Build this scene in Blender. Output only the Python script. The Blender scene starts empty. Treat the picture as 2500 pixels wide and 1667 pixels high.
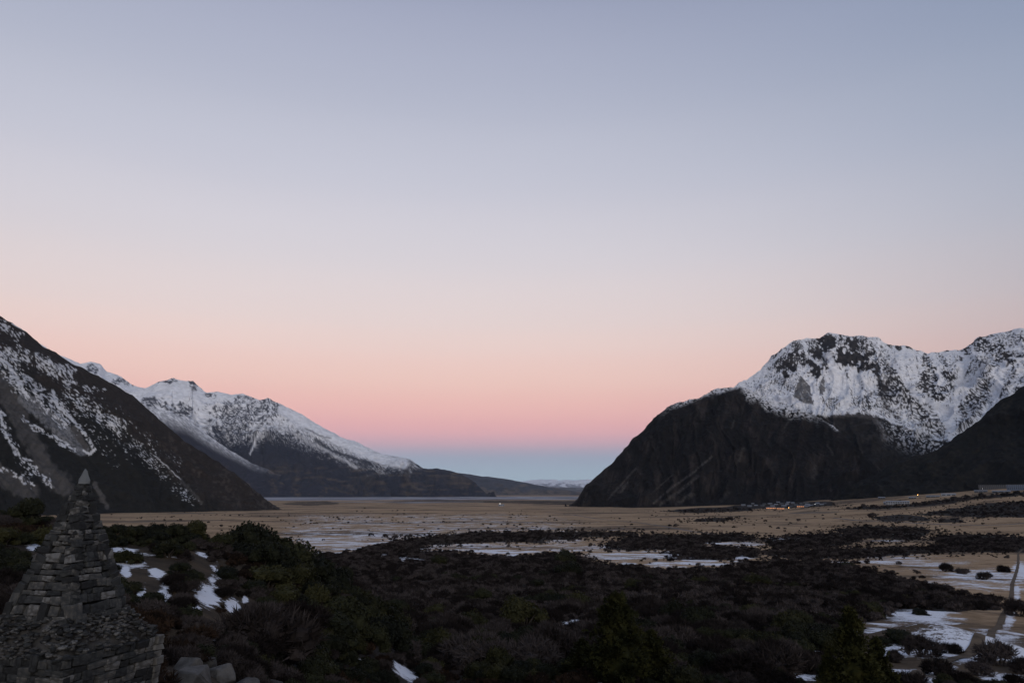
import bpy, bmesh, math, random
import numpy as np

# ------------------------------------------------------------------ camera, sky, sun, exposure
sc = bpy.context.scene
COL = sc.collection
EYE = 62.0                         # eye height above the valley plain (m)
F = 25.0 / 36.0 * 2500.0           # focal length in photo pixels
PITCH = math.radians(12.0)
cam_d = bpy.data.cameras.new("camera")
cam_d.sensor_fit = 'HORIZONTAL'; cam_d.sensor_width = 36.0; cam_d.lens = 25.0
cam_d.clip_start = 0.1; cam_d.clip_end = 200000.0
cam = bpy.data.objects.new("camera", cam_d); COL.objects.link(cam)
cam.location = (0, 0, EYE); cam.rotation_euler = (math.radians(90) + PITCH, 0, 0)
sc.camera = cam

SUN_AZ = math.radians(164.0)       # the sun has set behind the camera, to the right
SUN_EL = math.radians(13.0)

def srgb(r, g, b):
    f = lambda c: (c / 255 / 12.92) if c / 255 <= 0.04045 else ((c / 255 + 0.055) / 1.055) ** 2.4
    return (f(r), f(g), f(b), 1.0)

def N(nt, t, **kw):
    n = nt.nodes.new(t)
    for k, v in kw.items():
        setattr(n, k, v)
    return n

world = bpy.data.worlds.new("World"); sc.world = world; world.use_nodes = True
nt = world.node_tree; nt.nodes.clear()
out = N(nt, 'ShaderNodeOutputWorld'); bg = N(nt, 'ShaderNodeBackground')
tc = N(nt, 'ShaderNodeTexCoord'); sep = N(nt, 'ShaderNodeSeparateXYZ')
nt.links.new(tc.outputs['Generated'], sep.inputs[0])
mr = N(nt, 'ShaderNodeMapRange'); mr.inputs[1].default_value = -0.02; mr.inputs[2].default_value = 1.0
ramp = N(nt, 'ShaderNodeValToRGB')
stops = [(-0.02, (146, 168, 184)), (0.004, (158, 179, 195)), (0.022, (160, 181, 197)), (0.038, (158, 175, 194)), (0.050, (164, 170, 190)),
         (0.062, (192, 170, 186)), (0.078, (221, 174, 183)), (0.102, (235, 183, 182)), (0.142, (238, 198, 190)),
         (0.187, (236, 208, 202)), (0.226, (230, 213, 211)), (0.30, (219, 213, 218)), (0.39, (204, 205, 217)),
         (0.487, (187, 192, 209)), (0.61, (165, 172, 195)), (0.8, (134, 145, 172)), (1.0, (112, 125, 155))]
ramp.color_ramp.interpolation = 'CARDINAL'
el = ramp.color_ramp.elements
while len(el) > 1:
    el.remove(el[-1])
for i, (z, c) in enumerate(stops):
    p = (z + 0.02) / 1.02
    e = el[0] if i == 0 else el.new(p)
    e.position = p; e.color = srgb(*c)
nt.links.new(sep.outputs[2], mr.inputs[0]); nt.links.new(mr.outputs[0], ramp.inputs[0])
# the twilight arch is strongest opposite the sun and fades gently away from it
dotv = N(nt, 'ShaderNodeVectorMath', operation='DOT_PRODUCT')
dotv.inputs[1].default_value = (-math.sin(SUN_AZ), -math.cos(SUN_AZ), 0)
nt.links.new(tc.outputs['Generated'], dotv.inputs[0])
am = N(nt, 'ShaderNodeMapRange'); am.inputs[1].default_value = 0.3; am.inputs[2].default_value = 1.0
am.inputs[3].default_value = 0.0; am.inputs[4].default_value = 1.0
am.interpolation_type = 'SMOOTHSTEP'
nt.links.new(dotv.outputs['Value'], am.inputs[0])
tint = N(nt, 'ShaderNodeMix', data_type='RGBA', blend_type='MIX')
tint.inputs[6].default_value = (0.50, 0.58, 0.68, 1); tint.inputs[7].default_value = (1.03, 1.0, 0.99, 1)
nt.links.new(am.outputs[0], tint.inputs[0])
mulc = N(nt, 'ShaderNodeMix', data_type='RGBA', blend_type='MULTIPLY'); mulc.inputs[0].default_value = 1.0
nt.links.new(ramp.outputs[0], mulc.inputs[6]); nt.links.new(tint.outputs[2], mulc.inputs[7])
# very faint thin veils of high cloud
mapn = N(nt, 'ShaderNodeMapping'); mapn.inputs['Scale'].default_value = (1.2, 1.2, 6)
nz_ = N(nt, 'ShaderNodeTexNoise'); nz_.inputs['Scale'].default_value = 2.0; nz_.inputs['Detail'].default_value = 4
nt.links.new(tc.outputs['Generated'], mapn.inputs[0]); nt.links.new(mapn.outputs[0], nz_.inputs['Vector'])
vm = N(nt, 'ShaderNodeMapRange'); vm.inputs[1].default_value = 0.3; vm.inputs[2].default_value = 0.7
vm.inputs[3].default_value = 0.992; vm.inputs[4].default_value = 1.008
nt.links.new(nz_.outputs[0], vm.inputs[0])
veil = N(nt, 'ShaderNodeVectorMath', operation='SCALE')
nt.links.new(mulc.outputs[2], veil.inputs[0]); nt.links.new(vm.outputs[0], veil.inputs['Scale'])
# the last daylight: a Nishita sky with its sun behind the camera
sky = N(nt, 'ShaderNodeTexSky', sky_type='NISHITA'); sky.sun_disc = False
sky.sun_elevation = math.radians(1.0); sky.sun_rotation = SUN_AZ
skys = N(nt, 'ShaderNodeVectorMath', operation='SCALE'); skys.inputs['Scale'].default_value = 0.012
nt.links.new(sky.outputs[0], skys.inputs[0])
addv = N(nt, 'ShaderNodeVectorMath', operation='ADD')
nt.links.new(veil.outputs[0], addv.inputs[0]); nt.links.new(skys.outputs[0], addv.inputs[1])
nt.links.new(addv.outputs[0], bg.inputs[0]); bg.inputs[1].default_value = 1.0
nt.links.new(bg.outputs[0], out.inputs[0])

sun_d = bpy.data.lights.new("sun", 'SUN'); sun_d.energy = 1.5; sun_d.angle = math.radians(50)
sun_d.color = (1.0, 0.93, 0.87)
sun = bpy.data.objects.new("sun", sun_d); COL.objects.link(sun)
# light travels away from the sun's side
sun.rotation_euler = (math.radians(90) - SUN_EL, 0, math.pi - SUN_AZ + math.pi * 0)
from mathutils import Vector, Matrix
ldir = Vector((-math.sin(SUN_AZ) * math.cos(SUN_EL), -math.cos(SUN_AZ) * math.cos(SUN_EL), -math.sin(SUN_EL)))
sun.rotation_euler = ldir.to_track_quat('-Z', 'Y').to_euler()

vs = sc.view_settings
sc.display_settings.display_device = 'sRGB'
vs.view_transform = 'Standard'; vs.look = 'None'; vs.exposure = 0.0; vs.gamma = 1.0; vs.use_curve_mapping = False
sc.render.engine = 'CYCLES'
cy = sc.cycles
cy.max_bounces = 5; cy.diffuse_bounces = 3; cy.glossy_bounces = 2; cy.transmission_bounces = 2
cy.volume_bounces = 1; cy.transparent_max_bounces = 4; cy.use_denoising = True; cy.use_adaptive_sampling = False
cy.sample_clamp_indirect = 4.0

RNG = np.random.default_rng(7)
random.seed(7)

# ------------------------------------------------------------------ projection helpers
CP, SP = math.cos(PITCH), math.sin(PITCH)

def pix_dir(px, py):
    cx = (np.asarray(px, float) - 1250) / F; cyy = (833.5 - np.asarray(py, float)) / F
    return cx, CP - cyy * SP, SP + cyy * CP

def pix_az_el(px, py):
    x, y, z = pix_dir(px, py)
    return np.arctan2(x, y), z / np.hypot(x, y)       # azimuth, tan of elevation

def project(x, y, z):
    dz = z - EYE
    dep = y * CP + dz * SP
    up = -y * SP + dz * CP
    dep = np.where(dep > 0.05, dep, 1e9)
    ok = dep < 1e8
    return np.where(ok, 1250 + F * x / dep, -9999), np.where(ok, 833.5 - F * up / dep, -9999)

# ------------------------------------------------------------------ noise
def _h(ix, iy, iz, seed):
    h = (ix.astype(np.uint32) * np.uint32(374761393) + iy.astype(np.uint32) * np.uint32(668265263)
         + iz.astype(np.uint32) * np.uint32(2147483647 - 17) + np.uint32(seed * 1013904223 & 0xffffffff))
    h = (h ^ (h >> np.uint32(13))) * np.uint32(1274126177)
    h = h ^ (h >> np.uint32(16))
    h = h * np.uint32(2246822519)
    return (h ^ (h >> np.uint32(15))).astype(np.float64) / 4294967295.0

def vn(x, y, z=0.0, seed=0):
    """value noise in -1..1"""
    x = np.asarray(x, float); y = np.asarray(y, float); z = np.asarray(z, float) + 0 * x
    ix, iy, iz = np.floor(x), np.floor(y), np.floor(z)
    fx, fy, fz = x - ix, y - iy, z - iz
    fx = fx * fx * fx * (fx * (fx * 6 - 15) + 10); fy = fy * fy * fy * (fy * (fy * 6 - 15) + 10); fz = fz * fz * (3 - 2 * fz)
    ix = ix.astype(np.int64); iy = iy.astype(np.int64); iz = iz.astype(np.int64)
    r = 0
    for dx in (0, 1):
        wx = fx if dx else 1 - fx
        for dy in (0, 1):
            wy = fy if dy else 1 - fy
            for dzz in (0, 1):
                wz = fz if dzz else 1 - fz
                r = r + wx * wy * wz * _h(ix + dx, iy + dy, iz + dzz, seed)
    return r * 2 - 1

def fbm(x, y, z=0.0, o=5, seed=0, gain=0.5, lac=2.03):
    a, s, tot = 1.0, 0.0, 0.0
    for i in range(o):
        k = lac ** i
        s = s + a * vn(x * k + 13.7 * i, y * k - 7.1 * i, np.asarray(z) * k + 3.3 * i, seed + i); tot += a; a *= gain
    return s / tot

def ridged(x, y, z=0.0, o=5, seed=0, gain=0.55, lac=2.07):
    a, s, tot, w = 1.0, 0.0, 0.0, 1.0
    for i in range(o):
        k = lac ** i
        n = 1 - np.abs(vn(x * k + 5.1 * i, y * k + 9.2 * i, np.asarray(z) * k + 1.7 * i, seed + i))
        n = n * n
        s = s + a * n * w; tot += a; w = np.clip(n * 1.4, 0, 1); a *= gain
    return s / tot * 2 - 1

def sstep(a, b, x):
    t = np.clip((x - a) / (b - a), 0, 1)
    return t * t * (3 - 2 * t)

def seg_dist(px, py, pts):
    """distance to a polyline, and position 0..1 along it"""
    best = np.full(np.shape(px), 1e9); al = np.zeros(np.shape(px))
    n = len(pts) - 1
    for i in range(n):
        (x0, y0), (x1, y1) = pts[i][:2], pts[i + 1][:2]
        dx, dy = x1 - x0, y1 - y0
        t = np.clip(((px - x0) * dx + (py - y0) * dy) / (dx * dx + dy * dy + 1e-9), 0, 1)
        d = np.hypot(px - x0 - t * dx, py - y0 - t * dy)
        m = d < best
        best = np.where(m, d, best); al = np.where(m, (i + t) / n, al)
    return best, al

def in_poly(px, py, poly):
    r = np.zeros(np.shape(px), bool)
    n = len(poly); j = n - 1
    for i in range(n):
        (xi, yi), (xj, yj) = poly[i], poly[j]
        if yi != yj:
            c = ((yi > py) != (yj > py)) & (px < (xj - xi) * (py - yi) / (yj - yi) + xi)
            r ^= c
        j = i
    return r

def smooth1(a, k, axis):
    if k < 1: return a
    w = np.exp(-0.5 * (np.arange(-2 * k, 2 * k + 1) / k) ** 2); w /= w.sum()
    pad = [(0, 0)] * a.ndim; pad[axis] = (2 * k, 2 * k)
    b = np.pad(a, pad, mode='edge'); n = a.shape[axis]
    o_ = np.zeros_like(a)
    for i, wi in enumerate(w):
        sl = [slice(None)] * a.ndim; sl[axis] = slice(i, i + n)
        o_ += wi * b[tuple(sl)]
    return o_

# ------------------------------------------------------------------ object helpers
def link(o, parent=None):
    COL.objects.link(o)
    if parent is not None:
        o.parent = parent
    return o

def tag(o, label=None, cat=None, group=None, kind=None):
    if label: o['label'] = label
    if cat: o['category'] = cat
    if group: o['group'] = group
    if kind: o['kind'] = kind
    return o

def empty(name, loc=(0, 0, 0), rz=0.0, parent=None):
    o = bpy.data.objects.new(name, None)
    o.empty_display_size = 0.2
    link(o, parent); o.location = loc; o.rotation_euler = (0, 0, rz)
    return o

def mesh_from(name, verts, faces, mat=None, smooth=False):
    me = bpy.data.meshes.new(name)
    verts = np.asarray(verts, np.float32)
    if isinstance(faces, np.ndarray):
        k = faces.shape[1]; nf = len(faces)
        me.vertices.add(len(verts)); me.vertices.foreach_set('co', verts.ravel())
        me.loops.add(nf * k); me.loops.foreach_set('vertex_index', faces.astype(np.int32).ravel())
        me.polygons.add(nf); me.polygons.foreach_set('loop_start', np.arange(0, nf * k, k, dtype=np.int32))
        me.update(calc_edges=True)
    else:
        me.from_pydata([tuple(map(float, v)) for v in verts], [], faces)
    if mat is not None: me.materials.append(mat)
    if smooth: me.polygons.foreach_set('use_smooth', np.ones(len(me.polygons), bool))
    me.update()
    return me

def obj(name, me, parent=None, loc=None):
    o = bpy.data.objects.new(name, me); link(o, parent)
    if loc is not None: o.location = loc
    return o

def grid_faces(nr, nc):
    i = np.arange(nr - 1)[:, None] * nc + np.arange(nc - 1)[None, :]
    return np.stack([i, i + 1, i + nc + 1, i + nc], -1).reshape(-1, 4)

def float_attr(me, name, data):
    a = me.attributes.new(name, 'FLOAT', 'POINT'); a.data.foreach_set('value', np.asarray(data, np.float32).ravel())

def color_attr(me, name, rgb):
    a = me.attributes.new(name, 'FLOAT_COLOR', 'POINT')
    c = np.ones((len(rgb), 4), np.float32); c[:, :3] = rgb
    a.data.foreach_set('color', c.ravel())

# ------------------------------------------------------------------ materials
def base_mat(name, rough=0.9, spec=0.2):
    m = bpy.data.materials.new(name); m.use_nodes = True
    nt = m.node_tree
    b = nt.nodes['Principled BSDF']
    b.inputs['Roughness'].default_value = rough
    b.inputs['Specular IOR Level'].default_value = spec
    return m, nt, b

def ramp_node(nt, cols, poss=None):
    r = nt.nodes.new('ShaderNodeValToRGB'); e = r.color_ramp.elements
    poss = poss or [i / (len(cols) - 1) for i in range(len(cols))]
    e[0].position = poss[0]; e[0].color = (*cols[0], 1)
    e[1].position = poss[-1]; e[1].color = (*cols[-1], 1)
    for p, c in list(zip(poss, cols))[1:-1]:
        x = e.new(p); x.color = (*c, 1)
    return r

def noise_mat(name, cols, scale, rough=0.9, spec=0.2, detail=5, rnd=0.0, bump=0.0, bscale=None, coord='Object', poss=None):
    """colours picked by noise; rnd shifts brightness per object"""
    m, nt, b = base_mat(name, rough, spec)
    t = N(nt, 'ShaderNodeTexCoord'); n = N(nt, 'ShaderNodeTexNoise')
    n.inputs['Scale'].default_value = scale; n.inputs['Detail'].default_value = detail
    nt.links.new(t.outputs[coord], n.inputs['Vector'])
    r = ramp_node(nt, cols, poss or [0.3 + 0.4 * i / (len(cols) - 1) for i in range(len(cols))])
    fac = n.outputs[0]
    if rnd > 0:
        oi = N(nt, 'ShaderNodeObjectInfo')
        ma = N(nt, 'ShaderNodeMath', operation='MULTIPLY_ADD'); ma.inputs[1].default_value = rnd; ma.inputs[2].default_value = -rnd / 2
        nt.links.new(oi.outputs['Random'], ma.inputs[0])
        ad = N(nt, 'ShaderNodeMath', operation='ADD'); nt.links.new(fac, ad.inputs[0]); nt.links.new(ma.outputs[0], ad.inputs[1])
        fac = ad.outputs[0]
    nt.links.new(fac, r.inputs[0]); nt.links.new(r.outputs[0], b.inputs['Base Color'])
    if bump > 0:
        n2 = N(nt, 'ShaderNodeTexNoise'); n2.inputs['Scale'].default_value = bscale or scale * 3; n2.inputs['Detail'].default_value = 6
        nt.links.new(t.outputs[coord], n2.inputs['Vector'])
        bp = N(nt, 'ShaderNodeBump'); bp.inputs['Strength'].default_value = bump; bp.inputs['Distance'].default_value = 0.05
        nt.links.new(n2.outputs[0], bp.inputs['Height']); nt.links.new(bp.outputs[0], b.inputs['Normal'])
    return m

def plain_mat(name, c, rough=0.8, spec=0.2, emit=None, estr=0):
    m, nt, b = base_mat(name, rough, spec)
    b.inputs['Base Color'].default_value = (*c, 1)
    if emit:
        b.inputs['Emission Color'].default_value = (*emit, 1); b.inputs['Emission Strength'].default_value = estr
    return m

def mountain_mat(name, fine):
    m, nt, b = base_mat(name, 0.92, 0.1)
    a = N(nt, 'ShaderNodeAttribute'); a.attribute_name = 'albedo'
    t = N(nt, 'ShaderNodeTexCoord'); n = N(nt, 'ShaderNodeTexNoise')
    n.inputs['Scale'].default_value = fine; n.inputs['Detail'].default_value = 6; n.inputs['Roughness'].default_value = 0.65
    nt.links.new(t.outputs['Object'], n.inputs['Vector'])
    mr = N(nt, 'ShaderNodeMapRange'); mr.inputs[1].default_value = 0.3; mr.inputs[2].default_value = 0.7
    mr.inputs[3].default_value = 0.75; mr.inputs[4].default_value = 1.2
    nt.links.new(n.outputs[0], mr.inputs[0])
    s = N(nt, 'ShaderNodeVectorMath', operation='SCALE')
    nt.links.new(a.outputs['Color'], s.inputs[0]); nt.links.new(mr.outputs[0], s.inputs['Scale'])
    mn = N(nt, 'ShaderNodeVectorMath', operation='MINIMUM'); mn.inputs[1].default_value = (0.86, 0.87, 0.9)
    nt.links.new(s.outputs[0], mn.inputs[0])
    nt.links.new(mn.outputs[0], b.inputs['Base Color'])
    bp = N(nt, 'ShaderNodeBump'); bp.inputs['Strength'].default_value = 0.5; bp.inputs['Distance'].default_value = 0.4 / fine
    nt.links.new(n.outputs[0], bp.inputs['Height']); nt.links.new(bp.outputs[0], b.inputs['Normal'])
    return m

# ------------------------------------------------------------------ terrain height table (polar grid round the camera)
tail = [(400, 47), (600, 54), (900, 60), (1200, 62), (80000, 62)]
far_l = [(130, 17), (200, 33)] + tail
COLS = [   # photo column, [(distance, metres below the eye)]
    (-900, [(3, 1.7), (10, 2.8), (20, 3.0), (40, 2.2), (70, 0.8), (95, 2.4)] + far_l),
    (0,    [(3, 1.7), (12, 3.5), (25, 4.0), (45, 3.2), (70, 1.6), (85, 2.8)] + far_l),
    (250,  [(3, 1.7), (12, 3.6), (25, 4.4), (45, 4.4), (68, 2.9), (84, 4.2)] + far_l),
    (480,  [(3, 1.7), (12, 3.2), (20, 4.4), (45, 5.5), (70, 3.3), (86, 4.6), (130, 16), (200, 33)] + tail),
    (650,  [(3, 1.7), (12, 3.8), (25, 6.2), (45, 7.6), (70, 6.2), (90, 8.0), (130, 17), (200, 33)] + tail),
    (850,  [(3, 1.7), (12, 4.2), (25, 7.2), (45, 10.2), (70, 10.8), (95, 11.4), (130, 17.5), (200, 32)] + tail),
    (1020, [(3, 1.7), (12, 4.4), (30, 8.5), (60, 15), (100, 21), (150, 27), (250, 37)] + tail),
    (1600, [(3, 1.7), (12, 4.4), (30, 8.5), (60, 15), (100, 21), (150, 27), (250, 37)] + tail[:-1] + [(3000, 62), (80000, 62)]),
    (1900, [(3, 1.7), (12, 4.4), (30, 8.5), (60, 15), (100, 21), (150, 27), (250, 37)] + tail[:-1] + [(2000, 60), (2600, 49), (3200, 40), (80000, 40)]),
    (2200, [(3, 1.7), (12, 4.4), (30, 8.5), (60, 15), (100, 21), (150, 27), (250, 37), (400, 46), (600, 53), (900, 59), (1500, 58), (2000, 47), (2500, 22), (2750, 11), (3000, 5), (80000, 5)]),
    (2500, [(3, 1.7), (12, 4.4), (30, 8.5), (60, 15), (100, 21), (150, 27), (250, 37), (400, 46), (600, 53), (900, 57), (1300, 56), (1700, 42), (2200, 12), (2500, -5), (2800, -22), (80000, -22)]),
    (3400, [(3, 1.7), (12, 4.4), (30, 8.5), (60, 15), (100, 21), (150, 27), (250, 37), (400, 46), (600, 52), (900, 54), (1300, 48), (1700, 28), (2200, -10), (2800, -50), (80000, -50)]),
]
NR, NFINE = 560, 560
LR = np.concatenate([np.linspace(math.log(2.2), math.log(20), 60)[:-1],
                     np.linspace(math.log(20), math.log(12000), 450)[:-1],
                     np.linspace(math.log(12000), math.log(68000), 30)])
NR = len(LR); RR = np.exp(LR)
HF = math.radians(48)
AZ = np.concatenate([np.linspace(-math.pi, -HF, 26)[:-1], np.linspace(-HF, HF, NFINE), np.linspace(HF, math.pi, 26)[1:]])
NA = len(AZ)
col_az = np.array([float(pix_az_el(c, 1203)[0]) for c, _ in COLS])
prof = np.array([np.interp(LR, np.log([p[0] for p in pr]), [p[1] for p in pr]) for _, pr in COLS])  # ncol x NR
T = np.zeros((NR, NA))
for i in range(NR):
    T[i] = np.interp(AZ, col_az, prof[:, i])
T = smooth1(T, 7, 0); T = smooth1(T, 8, 1)
gx = RR[:, None] * np.sin(AZ)[None, :]; gy = RR[:, None] * np.cos(AZ)[None, :]
rr2 = np.broadcast_to(RR[:, None], T.shape)
hum = fbm(gx / 38, gy / 38, 0, 4, 11) * 1.5 * sstep(30, 90, rr2) * (1 - sstep(500, 1100, rr2)) \
    + fbm(gx / 9, gy / 9, 0, 3, 12) * 0.30 * sstep(5, 25, rr2) * (1 - sstep(300, 700, rr2)) \
    + fbm(gx / 120, gy / 120, 0, 4, 13) * 0.9 * sstep(600, 1200, rr2) * (1 - sstep(4000, 8000, rr2))
Z = EYE - T + hum

def az_to_j(az):
    return np.interp(az, AZ, np.arange(NA))

def bump_at(px, r, rad, h):
    """a mound of radius rad and height h at photo column px and distance r"""
    global Z
    a = float(pix_az_el(px, 1250)[0]); cx, cyy = r * math.sin(a), r * math.cos(a)
    Z += h * np.exp(-(((gx - cx) ** 2 + (gy - cyy) ** 2) / rad ** 2) ** 1.2)

bump_at(2275, 165, 12, 3.2)
bump_at(2210, 172, 8, 1.5)
bump_at(1180, 760, 60, 2.5)

def ground_z(x, y):
    x = np.asarray(x, float); y = np.asarray(y, float)
    fi = np.clip(np.interp(np.log(np.maximum(np.hypot(x, y), RR[0])), LR, np.arange(NR)), 0, NR - 1.001)
    fj = np.clip(az_to_j(np.arctan2(x, y)), 0, NA - 1.001)
    i = fi.astype(int); j = fj.astype(int); u = fi - i; v = fj - j
    return (Z[i, j] * (1 - u) * (1 - v) + Z[i + 1, j] * u * (1 - v) + Z[i, j + 1] * (1 - u) * v + Z[i + 1, j + 1] * u * v)

def hit(px, py, rmin=8.0):
    """the ground point seen at a photo pixel -> (x, y, z, distance)"""
    a, te = pix_az_el(px, py); a = float(a); te = float(te)
    j = float(az_to_j(a)); j0 = min(int(j), NA - 2); v = j - j0
    zc = Z[:, j0] * (1 - v) + Z[:, j0 + 1] * v
    ray = EYE + RR * te
    below = (ray <= zc) & (RR > rmin)
    k = int(np.argmax(below)) if below.any() else NR - 1
    if k > 0:
        d0 = ray[k - 1] - zc[k - 1]; d1 = ray[k] - zc[k]
        f = d0 / (d0 - d1) if d0 > 0 and d1 < 0 else 1.0
        r = RR[k - 1] + f * (RR[k] - RR[k - 1])
    else:
        r = RR[k]
    x, y = r * math.sin(a), r * math.cos(a)
    return x, y, float(ground_z(x, y)), r

def at(px, r, py=1300):
    a = float(pix_az_el(px, py)[0]); x, y = r * math.sin(a), r * math.cos(a)
    return x, y, float(ground_z(x, y)), r

# horizon angle seen from the eye along every column, to know what ground hides what
TANG = (Z - EYE) / rr2
MAXT = np.maximum.accumulate(TANG, 0)

def visible(x, y, z):
    r = np.hypot(x, y)
    fi = np.clip(np.interp(np.log(r * 0.97), LR, np.arange(NR)), 0, NR - 1).astype(int)
    fj = np.clip(np.round(az_to_j(np.arctan2(x, y))), 0, NA - 1).astype(int)
    return (z - EYE) / r > MAXT[fi, fj]

# ------------------------------------------------------------------ ground cover zones, drawn as areas of land
SCRUB = [
    # (polygon, density, shrub width in m)
    ([(560, 1680), (600, 1540), (560, 1500), (640, 1480), (640, 1400), (700, 1360), (870, 1345), (900, 1335), (985, 1318),
      (1075, 1308), (1190, 1299), (1350, 1299), (1425, 1313), (1300, 1323), (1180, 1323), (1040, 1327), (1010, 1345),
      (1150, 1353), (1300, 1361), (1390, 1348), (1450, 1372), (1600, 1394), (1760, 1390), (1830, 1374), (2000, 1370),
      (2090, 1388), (2200, 1412), (2300, 1440), (2430, 1462), (2440, 1488), (2200, 1495), (2100, 1523), (2060, 1560),
      (1995, 1680)], 1.0, 5.4),
    ([(1350, 1300), (1440, 1296), (1560, 1300), (1560, 1309), (1420, 1310)], 0.8, 5.0),
    ([(1480, 1330), (1530, 1312), (1640, 1305), (1780, 1303), (1850, 1306), (1840, 1318), (1740, 1324), (1660, 1338), (1560, 1343), (1480, 1340)], 1.0, 5.0),
    ([(1620, 1352), (1680, 1336), (1780, 1331), (1850, 1340), (1850, 1360), (1760, 1368), (1640, 1366)], 1.0, 4.5),
    ([(1860, 1318), (1930, 1306), (2090, 1302), (2100, 1322), (2020, 1338), (1900, 1342)], 0.95, 5.0),
    ([(2030, 1292), (2100, 1284), (2260, 1288), (2270, 1302), (2240, 1318), (2090, 1312)], 0.95, 5.0),
    ([(2280, 1312), (2340, 1304), (2520, 1312), (2520, 1342), (2300, 1340)], 1.0, 5.0),
    ([(1850, 1350), (1950, 1342), (2130, 1338), (2300, 1334), (2520, 1338), (2520, 1348), (2330, 1348), (2180, 1354), (2150, 1362), (1950, 1366)], 0.95, 4.6),
    ([(2230, 1256), (2330, 1240), (2420, 1228), (2520, 1222), (2520, 1262), (2400, 1262)], 0.6, 6.0),
    ([(2290, 1268), (2340, 1263), (2350, 1274), (2290, 1276)], 0.8, 5.0),
    ([(1690, 1268), (1740, 1263), (1790, 1264), (1780, 1272), (1700, 1274)], 0.7, 5.5),
    ([(1615, 1248), (1700, 1239), (1830, 1236), (1840, 1246), (1700, 1252)], 0.5, 7.0),
    ([(2130, 1262), (2200, 1254), (2260, 1262), (2280, 1272), (2150, 1272)], 0.25, 5.0),
    ([(2060, 1243), (2110, 1236), (2200, 1233), (2260, 1226), (2350, 1214), (2500, 1200), (2520, 1207), (2380, 1219), (2260, 1235), (2130, 1243)], 0.8, 9.0),
    ([(1760, 1238), (1850, 1226), (2030, 1224), (2040, 1234), (1950, 1240), (1800, 1243)], 0.2, 7.0),
    ([(880, 1224), (1050, 1219), (1420, 1222), (1560, 1236), (1560, 1241), (1420, 1233), (1200, 1227), (1000, 1228)], 0.0, 0),
    ([(680, 1226), (800, 1222), (840, 1230), (760, 1234), (690, 1232)], 0.0, 0),
    ([(500, 1247), (560, 1244), (600, 1247), (560, 1250)], 0.0, 0),
]
LEFT_HILL = [(-300, 1240), (250, 1290), (300, 1260), (560, 1290), (640, 1330), (660, 1400), (600, 1440), (620, 1500),
             (580, 1560), (480, 1600), (420, 1590), (340, 1500), (300, 1360), (200, 1330), (-300, 1330)]
HEATH = [(-900, 1240), (560, 1250), (720, 1330), (700, 1480), (620, 1560), (640, 1700), (-900, 1700)]

SNOW = [  # (px, py, half width, half depth) of lying snow, strength
    (29, 1313, 18, 7, 1), (87, 1335, 16, 11, 1), (318, 1343, 34, 7, 1), (374, 1353, 26, 5, .8), (422, 1356, 13, 6, 1), (327, 1376, 34, 11, 1.1),
    (309, 1393, 9, 18, 1), (383, 1400, 17, 13, 1), (349, 1450, 10, 20, 1), (403, 1450, 17, 24, 1), (505, 1450, 26, 27, 1), (520, 1405, 15, 30, .85),
    (476, 1480, 18, 8, 1), (565, 1477, 17, 18, 1), (598, 1462, 7, 9, 1), (490, 1352, 20, 6, .8), (526, 1563, 17, 6, .9),
    (930, 1505, 26, 7, 1), (1013, 1503, 12, 6, 1), (985, 1640, 36, 14, 1.05), (1382, 1528, 22, 14, .95), (1407, 1517, 14, 5, .9),
    (1462, 1664, 20, 6, 1), (935, 1356, 16, 6, .87), (995, 1366, 44, 9, .87), (1213, 1349, 70, 4, .9), (1252, 1356, 18, 5, .9), (1532, 1380, 16, 10, .9),
    (1546, 1354, 150, 15, .74), (1653, 1376, 70, 11, .76), (1790, 1329, 80, 7, .72), (1805, 1364, 28, 9, .8), (2385, 1410, 140, 52, .87),
    (2230, 1372, 150, 14, .74), (2264, 1515, 80, 26, .93), (2170, 1532, 60, 16, .93), (2330, 1545, 150, 58, .9), (2440, 1545, 60, 40, .9), (1981, 1597, 24, 11, 1),
    (1956, 1650, 44, 9, .9), (2176, 1587, 34, 22, 1), (2460, 1590, 90, 70, .95), (2445, 1657, 44, 12, 1), (2492, 1390, 16, 60, 1),
    (2215, 1640, 40, 10, .9), (2100, 1627, 22, 9, .9), (1920, 1316, 60, 5, .6), (2200, 1303, 40, 5, .6), (2150, 1320, 60, 4, .6),
    (1450, 1338, 90, 10, .62), (1130, 1340, 120, 9, .62), (2300, 1585, 60, 12, .85), (2330, 1650, 30, 8, .8), (1710, 1372, 60, 8, .8),
    (1365, 1430, 6, 4, .8), (1490, 1422, 5, 4, .8), (800, 1470, 5, 4, .9), (880, 1610, 8, 4, .9), (1190, 1560, 6, 4, .8),
]
SNOWW = []
for (px, py, hw, hd, s) in SNOW:
    if px < 640: hw, hd = hw * 1.15, hd * 1.05
    x0, y0, z0, r0 = hit(px, py)
    a0 = math.atan2(x0, y0)
    try:
        ra = hit(px, py - hd)[3]; rb = hit(px, py + hd)[3]
    except Exception:
        ra, rb = r0 * 1.1, r0 * 0.9
    depth = min(max((ra - rb) / 2, 0.5), r0 * 0.16)
    SNOWW.append((x0, y0, a0, hw / F * r0 * math.cos(a0) ** 2, depth, s))

PATH = [(2500, 1337), (2486, 1350), (2486, 1376), (2480, 1400), (2471, 1424), (2470, 1454), (2462, 1478), (2450, 1498), (2426, 1537), (2392, 1571), (2370, 1596), (2325, 1612), (2280, 1622), (2235, 1640), (2190, 1668)]
PATHW = [hit(*p)[:2] for p in PATH]

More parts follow.
